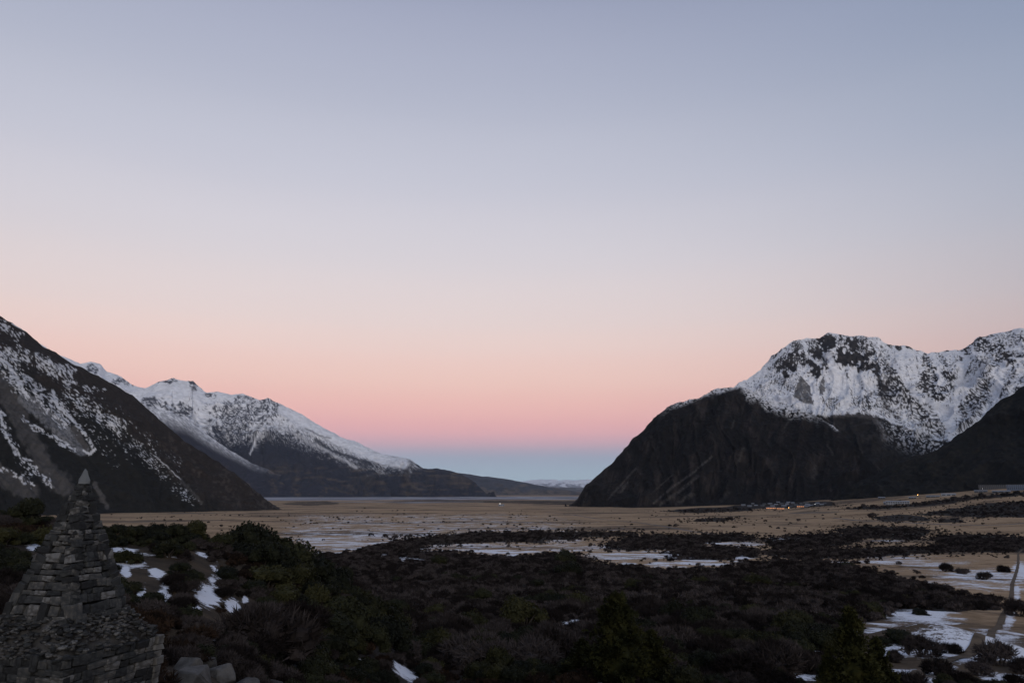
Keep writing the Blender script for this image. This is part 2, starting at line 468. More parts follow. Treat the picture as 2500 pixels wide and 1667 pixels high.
def zone_masks(x, y, z, px, py):
    """snow / scrub / heath amount of ground points"""
    n1 = fbm(x / 30, y / 30, 0, 3, 21); n2 = fbm(x / 9, y / 9, 0, 3, 22)
    r = np.hypot(x, y)
    wpx = px + n1 * 14 + n2 * 5; wpy = py + n1 * np.clip((py - 1203) * 0.03, 0, 6) + n2 * np.clip((py - 1203) * 0.015, 0, 3)
    front = py > 1200
    scrub = np.zeros(np.shape(x))
    for poly, dens, w in SCRUB:
        scrub = np.maximum(scrub, (in_poly(wpx, wpy, poly) & front & (r > 24)) * (1.0 if dens > 0 else 0.52))
    heath = (in_poly(px, py, HEATH) & (r < 120)).astype(float)
    heath = np.maximum(heath, (r < 50) * 1.0)
    heath = np.maximum(heath, (1 - sstep(180, 330, r)) * np.where(px > 1990, 0.88, 1.0))
    snow = np.zeros(np.shape(x))
    wx = fbm(x / 5, y / 5, 4, 3, 25); wy = fbm(x / 5, y / 5, 9, 3, 26); wx2 = fbm(x / 40, y / 40, 4, 3, 27); wy2 = fbm(x / 40, y / 40, 9, 3, 28)
    for (sx, sy, a, hw, hd, s) in SNOWW:
        sz = min(hw, hd); k1 = min(sz * 0.9, 4.0); k2 = min(sz * 0.7, 25.0) if sz > 6 else 0.0
        dx, dy = x - sx + wx * k1 + wx2 * k2, y - sy + wy * k1 + wy2 * k2
        u = dx * math.cos(a) - dy * math.sin(a); v = dx * math.sin(a) + dy * math.cos(a)
        d = (u / hw) ** 2 + (v / hd) ** 2
        snow = np.maximum(snow, ((0.33 + 0.44 * s) if s >= 0.88 else (0.22 + 0.50 * s)) * np.clip(1.30 - 0.58 * np.sqrt(d), 0, 1))
    # drift along the walking track
    ca = np.cos(np.arctan2(x, y)); d, al = seg_dist(x - 2.6, y, PATHW)
    bank = np.clip(1.5 - d / 1.9, 0, 1) * (x > np.interp(y, [p[1] for p in PATHW][::-1], [p[0] for p in PATHW][::-1]))
    snow = np.maximum(snow, 0.68 * bank * (r < 700))
    # thin streaks on the open plain
    plain = 0.47 * sstep(560, 760, px) * (1 - sstep(1200, 1650, px)) * sstep(1238, 1262, py) + 0.05 * sstep(1280, 1320, py) + 0.03 * sstep(1275, 1310, py) * sstep(640, 800, px) * (1 - sstep(1000, 1200, px))
    plain = plain + 0.16 * sstep(1255, 1290, py) * sstep(1250, 1400, px)
    snow = np.maximum(snow, np.where((r > 400) & front & (scrub < 0.5), plain, 0))
    return snow, scrub, heath

# ------------------------------------------------------------------ the ground
gpx, gpy = project(gx, gy, Z)
g_snow, g_scrub, g_heath = zone_masks(gx, gy, Z, gpx, gpy)
gverts = np.stack([gx, gy, Z], -1).reshape(-1, 3)
gfaces = grid_faces(NR, NA)[:, ::-1]
# close the small hole under the camera
gverts = np.concatenate([gverts, [[0, 0, EYE - 1.7]]])
m, nt, b = base_mat('ground_cover', 0.95, 0.1)
geo = N(nt, 'ShaderNodeNewGeometry')
def noise(scale, detail=5, rough=0.6, sx=1, sy=1):
    mp = N(nt, 'ShaderNodeMapping'); mp.inputs['Scale'].default_value = (sx, sy, 0.0)
    n = N(nt, 'ShaderNodeTexNoise'); n.inputs['Scale'].default_value = scale; n.inputs['Detail'].default_value = detail
    n.inputs['Roughness'].default_value = rough
    nt.links.new(geo.outputs['Position'], mp.inputs[0]); nt.links.new(mp.outputs[0], n.inputs['Vector'])
    return n.outputs[0]
def attr(n_):
    a = N(nt, 'ShaderNodeAttribute'); a.attribute_name = n_; return a.outputs['Fac']
def mix(f, a, b_):
    x = N(nt, 'ShaderNodeMix', data_type='RGBA')
    for s_, v_ in ((0, f), (6, a), (7, b_)):
        if isinstance(v_, tuple): x.inputs[s_].default_value = (*v_, 1)
        elif isinstance(v_, (int, float)): x.inputs[s_].default_value = v_
        else: nt.links.new(v_, x.inputs[s_])
    return x.outputs[2]
def maprange(v, a, b_, c=0.0, d=1.0):
    x = N(nt, 'ShaderNodeMapRange'); x.interpolation_type = 'SMOOTHSTEP'
    for i_, q in enumerate((a, b_, c, d)): x.inputs[i_ + 1].default_value = q
    nt.links.new(v, x.inputs[0]); return x.outputs[0]
def madd(v, k, c):
    x = N(nt, 'ShaderNodeMath', operation='MULTIPLY_ADD'); x.inputs[1].default_value = k
    nt.links.new(v, x.inputs[0])
    if isinstance(c, (int, float)): x.inputs[2].default_value = c
    else: nt.links.new(c, x.inputs[2])
    return x.outputs[0]
tus = ramp_node(nt, [(0.12, 0.08, 0.048), (0.28, 0.187, 0.107), (0.40, 0.278, 0.168), (0.33, 0.218, 0.122)], [0.40, 0.46, 0.53, 0.62])
nt.links.new(madd(noise(0.011, 6, 0.68, 0.5, 1.0), 0.62, madd(noise(0.12, 5, 0.7), 0.38, 0.0)), tus.inputs[0])
c = mix(maprange(noise(0.006, 7, 0.66, 0.35, 1.0), 0.53, 0.585, 0, .85), tus.outputs[0], (0.085, 0.062, 0.045))
c = mix(maprange(noise(0.0016, 5, 0.6), 0.62, 0.66, 0, 0.7), c, (0.10, 0.09, 0.075))
soil = ramp_node(nt, [(0.022, 0.017, 0.013), (0.05, 0.038, 0.026), (0.085, 0.06, 0.037)], [0.3, 0.5, 0.72])
nt.links.new(noise(0.5, 6, 0.65), soil.inputs[0])
c = mix(attr('heath'), c, soil.outputs[0])
scr = ramp_node(nt, [(0.016, 0.014, 0.013), (0.035, 0.029, 0.025)], [0.35, 0.65])
nt.links.new(noise(0.15, 5, 0.6), scr.inputs[0])
sf = maprange(madd(noise(0.02, 6, 0.65), 0.45, madd(noise(0.0042, 5, 0.65, 0.45, 1.0), 0.9, attr('scrub'))), 1.08, 1.2)
c = mix(sf, c, scr.outputs[0])
grv = ramp_node(nt, [(0.13, 0.135, 0.15), (0.25, 0.25, 0.27), (0.42, 0.43, 0.46)], [0.35, 0.5, 0.68])
nt.links.new(noise(0.0022, 5, 0.6, 1, 0.35), grv.inputs[0])
c = mix(attr('gravel'), c, grv.outputs[0])
sn_n = madd(noise(0.034, 4, 0.62, 0.38, 1.0), 1.0, madd(noise(0.06, 5, 0.72, 0.7, 1.0), 1.2, madd(noise(0.65, 5, 0.7), 0.8, madd(noise(2.8, 5, 0.7), 0.75, -1.875))))
snf = N(nt, 'ShaderNodeMath', operation='ADD'); nt.links.new(attr('snow'), snf.inputs[0]); nt.links.new(sn_n, snf.inputs[1])
snm = maprange(snf.outputs[0], 0.54, 0.66)
c = mix(snm, c, (0.78, 0.80, 0.84))
nt.links.new(c, b.inputs['Base Color'])
bp = N(nt, 'ShaderNodeBump'); bp.inputs['Strength'].default_value = 0.6; bp.inputs['Distance'].default_value = 0.25
nt.links.new(noise(1.2, 5, 0.7), bp.inputs['Height']); nt.links.new(bp.outputs[0], b.inputs['Normal'])
gme = mesh_from('ground', gverts, gfaces, m, True)
ext = lambda a, v=0: np.concatenate([a.ravel(), [v]])
float_attr(gme, 'snow', ext(g_snow)); float_attr(gme, 'scrub', ext(smooth1(g_scrub, 1, 1))); float_attr(gme, 'heath', ext(smooth1(smooth1(g_heath, 6, 0), 4, 1), 1))
grav = sstep(6300, 7000, rr2 + fbm(gx / 900, gy / 900, 0, 4, 31) * 900) * (1 - sstep(11800, 13500, rr2))
grav = np.maximum(grav, 0.75 * sstep(4600, 4800, rr2 + fbm(gx / 700, gy / 700, 0, 4, 33) * 1500) * (1 - sstep(4900, 5100, rr2 + fbm(gx / 500, gy / 500, 0, 4, 34) * 900)) * (gx < -200))
float_attr(gme, 'gravel', ext(grav))
fan = bmesh.new(); fan.from_mesh(gme); fan.verts.ensure_lookup_table()
cv = fan.verts[-1]
for j in range(NA - 1):
    fan.faces.new((fan.verts[j + 1], fan.verts[j], cv))
fan.to_mesh(gme); fan.free(); gme.update()
ground = tag(obj('ground', gme), 'valley floor of dry tussock, scrub soil and thin lying snow', kind='structure')

# ------------------------------------------------------------------ mountains
def mountain(name, label, skyline, foot, back, ncol, nrow, colorfn, prof=lambda t: t, jag=1.2, rough=30.0, rscale=260.0,
             gully=25.0, gscale=110.0, gdir=0.0, seed=1, fine=0.02, taper_top=0.35):
    sp = np.array(skyline, float)
    az, te = pix_az_el(sp[:, 0], sp[:, 1]); o = np.argsort(az)
    az, te, rs_ = az[o], te[o], sp[o, 2]
    A = np.linspace(az[0], az[-1], ncol)
    tt = np.interp(A, az, te); rs = np.interp(A, az, rs_)
    k = A * F
    tt = tt + (fbm(k / 14, 0 * k + seed, 0, 4, seed) * 1.6 + fbm(k / 45, 0 * k + seed, 3, 2, seed + 9) * 1.2) * jag / F
    fp = np.array(foot, float); faz = pix_az_el(fp[:, 0], 1215)[0]
    rf = np.interp(A, faz, fp[:, 1])
    rs = np.maximum(rs, rf + 60)
    zf = ground_z(rf * np.sin(A), rf * np.cos(A)) - 12
    zs = EYE + rs * tt
    zs = np.maximum(zs, zf + 4)
    t = np.concatenate([np.linspace(0, 1, nrow), 1 + np.linspace(0, 1, 14)[1:] ** 1.5])
    tf = np.clip(t, 0, 1)[:, None]; tb = np.clip(t - 1, 0, 1)[:, None]
    R = rf + (rs - rf) * tf + tb * back
    Zm = zf + (zs - zf) * prof(tf) - tb * (zs - zf + 30) * (0.4 + 0.6 * tb)
    X = R * np.sin(A)[None, :]; Y = R * np.cos(A)[None, :]
    def normals(X, Y, Zm):
        P = np.stack([X, Y, Zm], -1)
        du = np.gradient(P, axis=1); dv = np.gradient(P, axis=0)
        n = np.cross(du, dv); n /= np.linalg.norm(n, axis=-1, keepdims=True) + 1e-9
        n *= np.where(n[..., 2:3] < 0, -1, 1)
        return n
    n0 = normals(X, Y, Zm)
    tap = sstep(0, 0.12, tf) * (1 - (1 - taper_top) * sstep(0.75, 1.0, tf)) * (1 - tb)
    # relief: broken rock plus gullies running down the fall line
    wob = fbm(X / rscale / 1.5, Y / rscale / 1.5, Zm / rscale / 1.5, 3, seed + 40)
    D1 = ridged(X / rscale, Y / rscale, Zm / rscale, 6, seed + 1)
    uu = (A * np.mean(rs))[None, :] + gdir * (Zm - EYE) + wob * gscale * 1.1
    D2 = ridged(uu / gscale, Zm / (gscale * 7), 0 * X, 5, seed + 20)
    D = rough * D1 + gully * D2
    D3 = D - smooth1(smooth1(D, 5, 0), 5, 1)
    X = X + n0[..., 0] * D * tap; Y = Y + n0[..., 1] * D * tap; Zm = Zm + n0[..., 2] * D * tap
    n1 = normals(X, Y, Zm)
    px, py = project(X, Y, Zm)
    q = dict(px=px, py=py, x=X, y=Y, z=Zm, t=np.broadcast_to(tf, X.shape), nz=n1[..., 2], conv=D3 / (rough + gully), D=D1, G=D2, u=uu, A=A)
    colr = colorfn(q)
    me = mesh_from(name, np.stack([X, Y, Zm], -1).reshape(-1, 3), grid_faces(len(t), ncol)[:, ::-1], mountain_mat(name + '_surface', fine), True)
    color_attr(me, 'albedo', colr.reshape(-1, 3))
    return tag(obj(name, me), label, kind='structure')

def lerp3(a, b_, f):
    return a * (1 - f[..., None]) + np.asarray(b_, float) * f[..., None]

def full(q, c):
    return np.broadcast_to(np.array(c, float), q['px'].shape + (3,)).copy()

SNOWC = (0.78, 0.785, 0.80)

def stroke(q, pts, w, soft=0.5, warp=3.0, seed=0):
    """band along a line on the slope with a ragged edge"""
    nx = fbm(q['px'] / 11, q['py'] / 11, 0, 3, seed + 70) * warp
    d, al = seg_dist(q['px'] + nx, q['py'] - nx * 0.6, pts)
    return 1 - sstep(w * (1 - soft), w, d)

def blob(q, cx, cy_, rx, ry, warp=0.45, seed=0):
    n = fbm(q['px'] / 9, q['py'] / 9, 0, 3, 90 + seed)
    return 1 - sstep(0.8, 1.05, np.hypot((q['px'] - cx) / rx, (q['py'] - cy_) / ry) + n * warp * 1.3)

def speck(q, size, seed, cov):
    """patchy cover with a given share"""
    n = fbm(q['px'] / size, q['py'] / (size * 0.75), 0, 3, seed, 0.6)
    return sstep(-0.06, 0.08, n * 0.9 + (cov - 0.5) * 0.95)

def ospeck(q, size, seed, cov, ang, stretch=3.0, soft=0.08):
    """patchy cover drawn out along a direction (angle below the horizontal, radians)"""
    ca, sa = np.cos(ang), np.sin(ang)
    u = (q['px'] * ca + q['py'] * sa) / (size * stretch); v = (-q['px'] * sa + q['py'] * ca) / size
    n = fbm(u, v, 0, 4, seed, 0.62) + 0.25 * fbm(q['px'] / 2.4, q['py'] / 2.0, 0, 2, seed + 5)
    return sstep(-soft * 0.8, soft, n * 0.95 + (cov - 0.5) * 1.0)

# --- near mountain at the left, dark scrub with snow and scree in its gullies
def col_left(q):
    px, py = q['px'], q['py']
    n = fbm(px / 25, py / 25, 0, 4, 101); n2 = fbm(px / 6, py / 6, 0, 3, 102)
    c = full(q, (0.017, 0.0165, 0.015))
    sk = np.interp(px, [-400, 0, 107, 241, 325, 455, 618, 675], [500, 771, 844, 916, 961, 1075, 1196, 1238])
    dep = py - sk
    brown = 1 - sstep(60, 130, dep + n * 40 - px * 0.03)
    c = lerp3(c, (0.034, 0.027, 0.024), brown * (0.75 + 0.25 * n2).clip(0, 1))
    c = lerp3(c, (0.075, 0.062, 0.055), sstep(0.15, 0.5, n2 + n * 0.5) * brown * sstep(250, 420, px) * 0.5)
    # bare scree
    scree = np.maximum.reduce([stroke(q, [(4, 930), (30, 990), (60, 1045), (92, 1100), (112, 1153), (157, 1190)], 26, 0.4, 9, 1),
                               stroke(q, [(-60, 1120), (0, 1160), (70, 1200)], 30, 0.4, 9, 2),
                               stroke(q, [(130, 1148), (165, 1190)], 22, 0.5, 12, 3) * 0.9,
                               stroke(q, [(232, 1180), (262, 1236)], 8, 0.5, 6, 4),
                               stroke(q, [(400, 1130), (450, 1180), (492, 1228)], 5, 0.6, 4, 5) * 0.8])
    tex = 0.75 + 0.35 * fbm((px + py * 0.7) / 5, (py - px) / 40, 0, 3, 103)
    c = lerp3(c, (0.088, 0.081, 0.075), (scree * tex).clip(0, 1))
    tongue = stroke(q, [(62, 975), (140, 1040), (200, 1095)], 21, 0.3, 6, 6)
    c = lerp3(c, (0.17, 0.17, 0.175), tongue * (0.5 + 0.5 * speck(q, 3.5, 104, 0.55)))
    c = lerp3(c, (0.075, 0.07, 0.067), stroke(q, [(182, 1046), (208, 1090)], 9, 0.3, 3, 7))
    # snow: speckled between the shrubs, solid in the chutes
    s = np.zeros(px.shape)
    def sp(pts, w, cov, size=4.5, seed=0):
        nonlocal s
        z = stroke(q, pts, w, 0.7, 12, seed)
        cl = fbm(px / 16, py / 16, 0, 2, 160 + seed)
        s = np.maximum(s, ospeck(q, size * 0.62, 110 + seed, (cov + 0.34 * cl - 0.11) * (0.45 + 0.55 * z), 0.72, 2.6, 0.12) * sstep(0.02, 0.3, z))
    sp([(-40, 830), (10, 880), (60, 940), (120, 985), (160, 1020)], 32, 0.60, 4.5, 1)
    sp([(-40, 790), (20, 800), (45, 830)], 18, 0.5, 4, 2)
    sp([(20, 850), (60, 870), (110, 895), (160, 925)], 22, 0.48, 4.5, 3)
    sp([(90, 868), (130, 893), (172, 906)], 14, 0.55, 4, 4)
    sp([(165, 928), (205, 945), (250, 957)], 8, 0.55, 3.5, 5)
    sp([(170, 960), (205, 985), (250, 1012), (290, 1040)], 24, 0.55, 4.5, 6)
    sp([(250, 1000), (300, 1050), (350, 1095), (410, 1140)], 40, 0.20, 3.5, 7)
    sp([(330, 1080), (370, 1120), (430, 1190), (480, 1225)], 16, 0.28, 3.2, 8)
    sp([(180, 1010), (240, 1060), (300, 1120)], 36, 0.12, 3.2, 9)
    sp([(56, 1020), (95, 1049), (138, 1073), (182, 1099)], 8, 0.75, 4, 10)
    sp([(0, 1000), (15, 1060), (44, 1108), (84, 1144), (125, 1184)], 10, 0.66, 4, 11)
    sp([(-60, 1120), (0, 1144), (40, 1160), (75, 1186)], 9, 0.62, 4, 12)
    sp([(45, 1110), (70, 1150), (60, 1165)], 14, 0.45, 3.5, 13)
    s = np.maximum(s, stroke(q, [(128, 955), (140, 985), (158, 1005), (200, 1048), (231, 1096), (219, 1109), (204, 1100)], 4.6, 0.4, 3, 15) * sstep(-0.35, -0.1, n2))
    s = np.maximum(s, stroke(q, [(0, 1012), (17, 1069), (46, 1111)], 5, 0.5, 4, 16) * sstep(-0.3, 0.0, n2))
    s = np.maximum(s, stroke(q, [(12, 876), (30, 905), (50, 940)], 5, 0.6, 4, 17) * sstep(-0.3, 0.1, n2))
    s = np.maximum(s, 0.7 * stroke(q, [(375, 1110), (410, 1140), (440, 1170)], 1.6, 0.6, 2, 18))
    s = np.maximum(s, stroke(q, [(30, 790), (55, 803), (65, 808)], 2.5, 0.5, 1, 19))
    c = lerp3(c, SNOWC, (s * 0.70).clip(0, 1))
    return c

mountain('dark_mountain', 'dark scrub-covered mountainside with snow-filled gullies and a long bare ridge',
         [(-520, 330, 4300), (-300, 520, 4000), (-120, 690, 3800), (0, 771, 3650), (65, 808, 3580), (107, 844, 3540), (140, 857, 3500), (182, 890, 3460), (241, 916, 3400),
          (325, 961, 3300), (384, 1020, 3230), (455, 1075, 3150), (533, 1124, 3080), (585, 1166, 3020), (618, 1196, 2960), (650, 1218, 2900), (676, 1239, 2840), (690, 1246, 2800)],
         [(-520, 2100), (0, 2350), (300, 2550), (690, 2720)], 1800, 470, 270, col_left, jag=1.0, rough=20, rscale=240, gully=17, gscale=120, gdir=0.9, seed=3, fine=0.05)

# --- far snowy range across the river flats
def col_range(q):
    px, py = q['px'], q['py']
    n = fbm(px / 30, py / 30, 0, 4, 201); n2 = fbm(px / 5, py / 5, 0, 3, 202)
    line = np.interp(px, [100, 300, 500, 620, 720, 800, 880, 960, 1010, 1060, 1120], [1070, 1075, 1080, 1078, 1072, 1088, 1110, 1130, 1128, 1110, 1100])
    c = full(q, (0.030, 0.032, 0.044))
    c = lerp3(c, (0.07, 0.058, 0.052), sstep(0.0, 0.5, n + 0.4 * n2) * sstep(1110, 1170, py) * 0.7)
    c = lerp3(c, (0.14, 0.105, 0.075), sstep(0.1, 0.5, fbm(px / 30, py / 5, 0, 3, 203)) * sstep(1130, 1150, py) * 0.5)
    mid = np.interp(px, [100, 300, 420, 500, 560, 620, 660, 700, 750, 800, 850, 900, 950, 1000, 1060], [1040, 1045, 1050, 1048, 1058, 1062, 1050, 1056, 1072, 1092, 1110, 1124, 1134, 1126, 1100])
    fan = np.arctan2(py - 860, px - 650); fan = np.where(px < 540, 0.75, fan)
    fine = ospeck(q, 2.4, 230, 0.5, fan, 4.0, 0.5) - 0.5
    s = sstep(-0.55, 0.55, (mid - py) / 48.0 + n * 0.28 + fine * 0.75 - q['conv'] * 0.5 + n2 * 0.15)
    # broken crags
    crag = np.maximum.reduce([blob(q, 590, 1020, 75, 38, 0.8, 1), blob(q, 660, 1000, 60, 22, 0.9, 2), blob(q, 540, 1000, 30, 16, 0.9, 12), blob(q, 225, 900, 14, 12, .7, 3), blob(q, 405, 930, 24, 7, .8, 4),
                              blob(q, 478, 938, 18, 13, .7, 5), blob(q, 445, 1003, 28, 18, .8, 6), blob(q, 385, 985, 34, 14, 1.0, 13), blob(q, 300, 930, 30, 10, .9, 8), blob(q, 350, 975, 16, 10, .9, 14),
                              blob(q, 520, 965, 14, 7, .9, 15), blob(q, 600, 968, 30, 7, .9, 16), blob(q, 655, 978, 24, 8, .9, 17), blob(q, 705, 995, 16, 6, 1, 9)])
    c_s = np.maximum(ospeck(q, 3.4, 240, 0.52 + 0.5 * q['conv'], fan, 2.0, 0.12), 0.9 * ospeck(q, 6.5, 242, 0.34, fan + 0.6 * n, 1.5, 0.12))
    s = s * (1 - crag * c_s * 0.93)
    s = np.maximum(s, 0.97 * stroke(q, [(690, 1000), (740, 1024), (790, 1056), (850, 1086), (920, 1116), (985, 1132)], 16, 0.5, 5, 21))
    s = np.maximum(s, 0.97 * stroke(q, [(372, 950), (430, 955), (480, 965)], 15, 0.6, 5, 22))
    s = np.maximum(s, stroke(q, [(652, 1026), (626, 1068), (610, 1108)], 3, 0.6, 3, 1) * 0.9)
    s = np.maximum(s, stroke(q, [(520, 985), (500, 1010), (488, 1035), (500, 1060)], 7, 0.7, 4, 2) * 0.95)
    s = np.maximum(s, stroke(q, [(660, 1030), (710, 1052), (760, 1082), (815, 1108), (870, 1140)], 8, 0.9, 4, 3) * (0.6 + 0.5 * fine))
    s = s * (1 - 0.85 * stroke(q, [(770, 1072), (810, 1100), (850, 1114), (905, 1132)], 6, 0.8, 5, 4))
    s = s * (1 - 0.6 * stroke(q, [(745, 1045), (775, 1060), (805, 1070)], 3, 0.8, 3, 5))
    c = lerp3(c, (0.80, 0.80, 0.81), s.clip(0, 1) * 0.97)
    return c

RANGE = [(-200, 700, 17000), (60, 820, 16500), (150, 868, 16200), (195, 890, 16000), (221, 883, 16000), (247, 890, 16000), (260, 906, 16000), (286, 916, 15900), (325, 939, 15700), (355, 947, 15500),
         (390, 932, 15300), (423, 921, 15200), (455, 927, 15100), (472, 927, 15000), (488, 942, 15000), (504, 957, 14900), (533, 955, 14800),
         (566, 963, 14700), (595, 960, 14600), (634, 974, 14500), (654, 970, 14400), (690, 987, 14300), (738, 1007, 14200), (783, 1039, 14000),
         (823, 1062, 13900), (884, 1084, 13700), (936, 1108, 13500), (1001, 1120, 13200), (1037, 1142, 13000), (1066, 1142, 12900),
         (1098, 1147, 12700), (1130, 1155, 12600), (1163, 1175, 12300), (1187, 1203, 12000), (1207, 1211, 11800), (1225, 1214, 11700)]
mountain('snowy_range', 'long snowy mountain range across the river flats, dark below its snow line',
         RANGE, [(-200, 10600), (600, 10700), (1225, 11000)], 5000, 560, 230, col_range, prof=lambda t: 0.86 * t + 0.14 * t * t, jag=1.1,
         rough=120, rscale=800, gully=170, gscale=620, gdir=0.25, seed=5, fine=0.012, taper_top=0.12)

def col_spur(q):
    px, py = q['px'], q['py']
    n = fbm(px / 24, py / 24, 0, 4, 251); n2 = fbm(px / 4.5, py / 4.5, 0, 3, 252)
    c = full(q, (0.032, 0.032, 0.043))
    c = lerp3(c, (0.10, 0.075, 0.055), sstep(0.1, 0.6, n + 0.5 * n2) * sstep(1120, 1170, py) * 0.8)
    c = lerp3(c, (0.15, 0.11, 0.08), stroke(q, [(660, 1150), (760, 1178), (880, 1208)], 5, 0.8, 5, 3) * 0.6)
    line = np.interp(px, [250, 400, 500, 620, 700], [1055, 1060, 1085, 1128, 1150])
    sk = np.interp(px, [150, 330, 455, 507, 618, 666, 740], [905, 985, 1020, 1059, 1131, 1150, 1172])
    s = (1 - sstep(0, np.interp(px, [300, 500, 700], [60, 42, 10]), py - sk)) * (0.72 + 0.55 * ospeck(q, 2.2, 253, 0.5, 0.72, 3.0, 0.5) - 0.3) * (1 - 0.95 * sstep(520, 690, px + n2 * 40))
    return lerp3(c, SNOWC, s.clip(0, 1))

mountain('range_spur', 'lower spur of the snowy range with a thin dusting of snow',
         [(150, 905, 12500), (330, 985, 12300), (400, 1003, 12200), (455, 1020, 12100), (507, 1059, 12000), (560, 1095, 11900), (618, 1131, 11800), (666, 1150, 11700), (740, 1172, 11500), (864, 1207, 11100), (890, 1214, 11000)],
         [(150, 10200), (890, 10750)], 2500, 260, 120, col_spur, jag=0.5, rough=40, rscale=700, gully=45, gscale=450, gdir=0.5, seed=6, fine=0.012)

# --- low hills beyond, and the far snow
def col_hill(q):
    n = fbm(q['px'] / 20, q['py'] / 8, 0, 4, 261)
    c = full(q, (0.055, 0.058, 0.072))
    c = lerp3(c, (0.115, 0.092, 0.076), sstep(0.0, 0.6, n + (q['py'] - 1185) / 40))
    return lerp3(c, (0.03, 0.03, 0.034), sstep(0.1, 0.4, fbm(q['px'] / 12, q['py'] / 4, 2, 3, 262)) * 0.6)
mountain('low_hill', 'low bare brown hill beyond the river flats',
         [(1020, 1140, 22000), (1130, 1155, 22000), (1203, 1165, 21500), (1247, 1170, 21000), (1288, 1177, 20800), (1348, 1189, 20500), (1409, 1199, 20000), (1440, 1203, 19800), (1500, 1208, 19000)],
         [(1020, 17500), (1500, 18500)], 4000, 200, 60, col_hill, jag=0.5, rough=40, rscale=900, gully=30, gscale=500, seed=8, fine=0.01)
def col_hill2(q):
    n = fbm(q['px'] / 10, q['py'] / 4, 0, 4, 265)
    return lerp3(full(q, (0.06, 0.06, 0.065)), (0.2, 0.19, 0.19), sstep(0.0, 0.5, n))
mountain('distant_hill', 'distant blue hills behind the river flats',
         [(1250, 1190, 40000), (1330, 1187, 40000), (1420, 1190, 40000), (1600, 1186, 40000), (1800, 1190, 40000)],
         [(1250, 33000), (1800, 33000)], 6000, 160, 24, col_hill2, jag=0.7, rough=40, rscale=2500, gully=40, gscale=1500, seed=18, fine=0.004)
def col_farsnow(q):
    n = fbm(q['px'] / 8, q['py'] / 3, 0, 4, 266)
    return lerp3(full(q, SNOWC), (0.25, 0.25, 0.28), sstep(0.1, 0.5, n + (q['py'] - 1180) / 12))
mountain('distant_snow_range', 'faint snowy range on the far horizon',
         [(1180, 1180, 58000), (1288, 1173, 58000), (1320, 1170, 58000), (1360, 1171, 58000), (1400, 1173, 58000), (1450, 1171, 58000), (1600, 1168, 58000), (1900, 1170, 58000)],
         [(1180, 50000), (1900, 50000)], 5000, 200, 30, col_farsnow, jag=1.3, rough=100, rscale=2500, gully=120, gscale=1800, seed=9, fine=0.002)

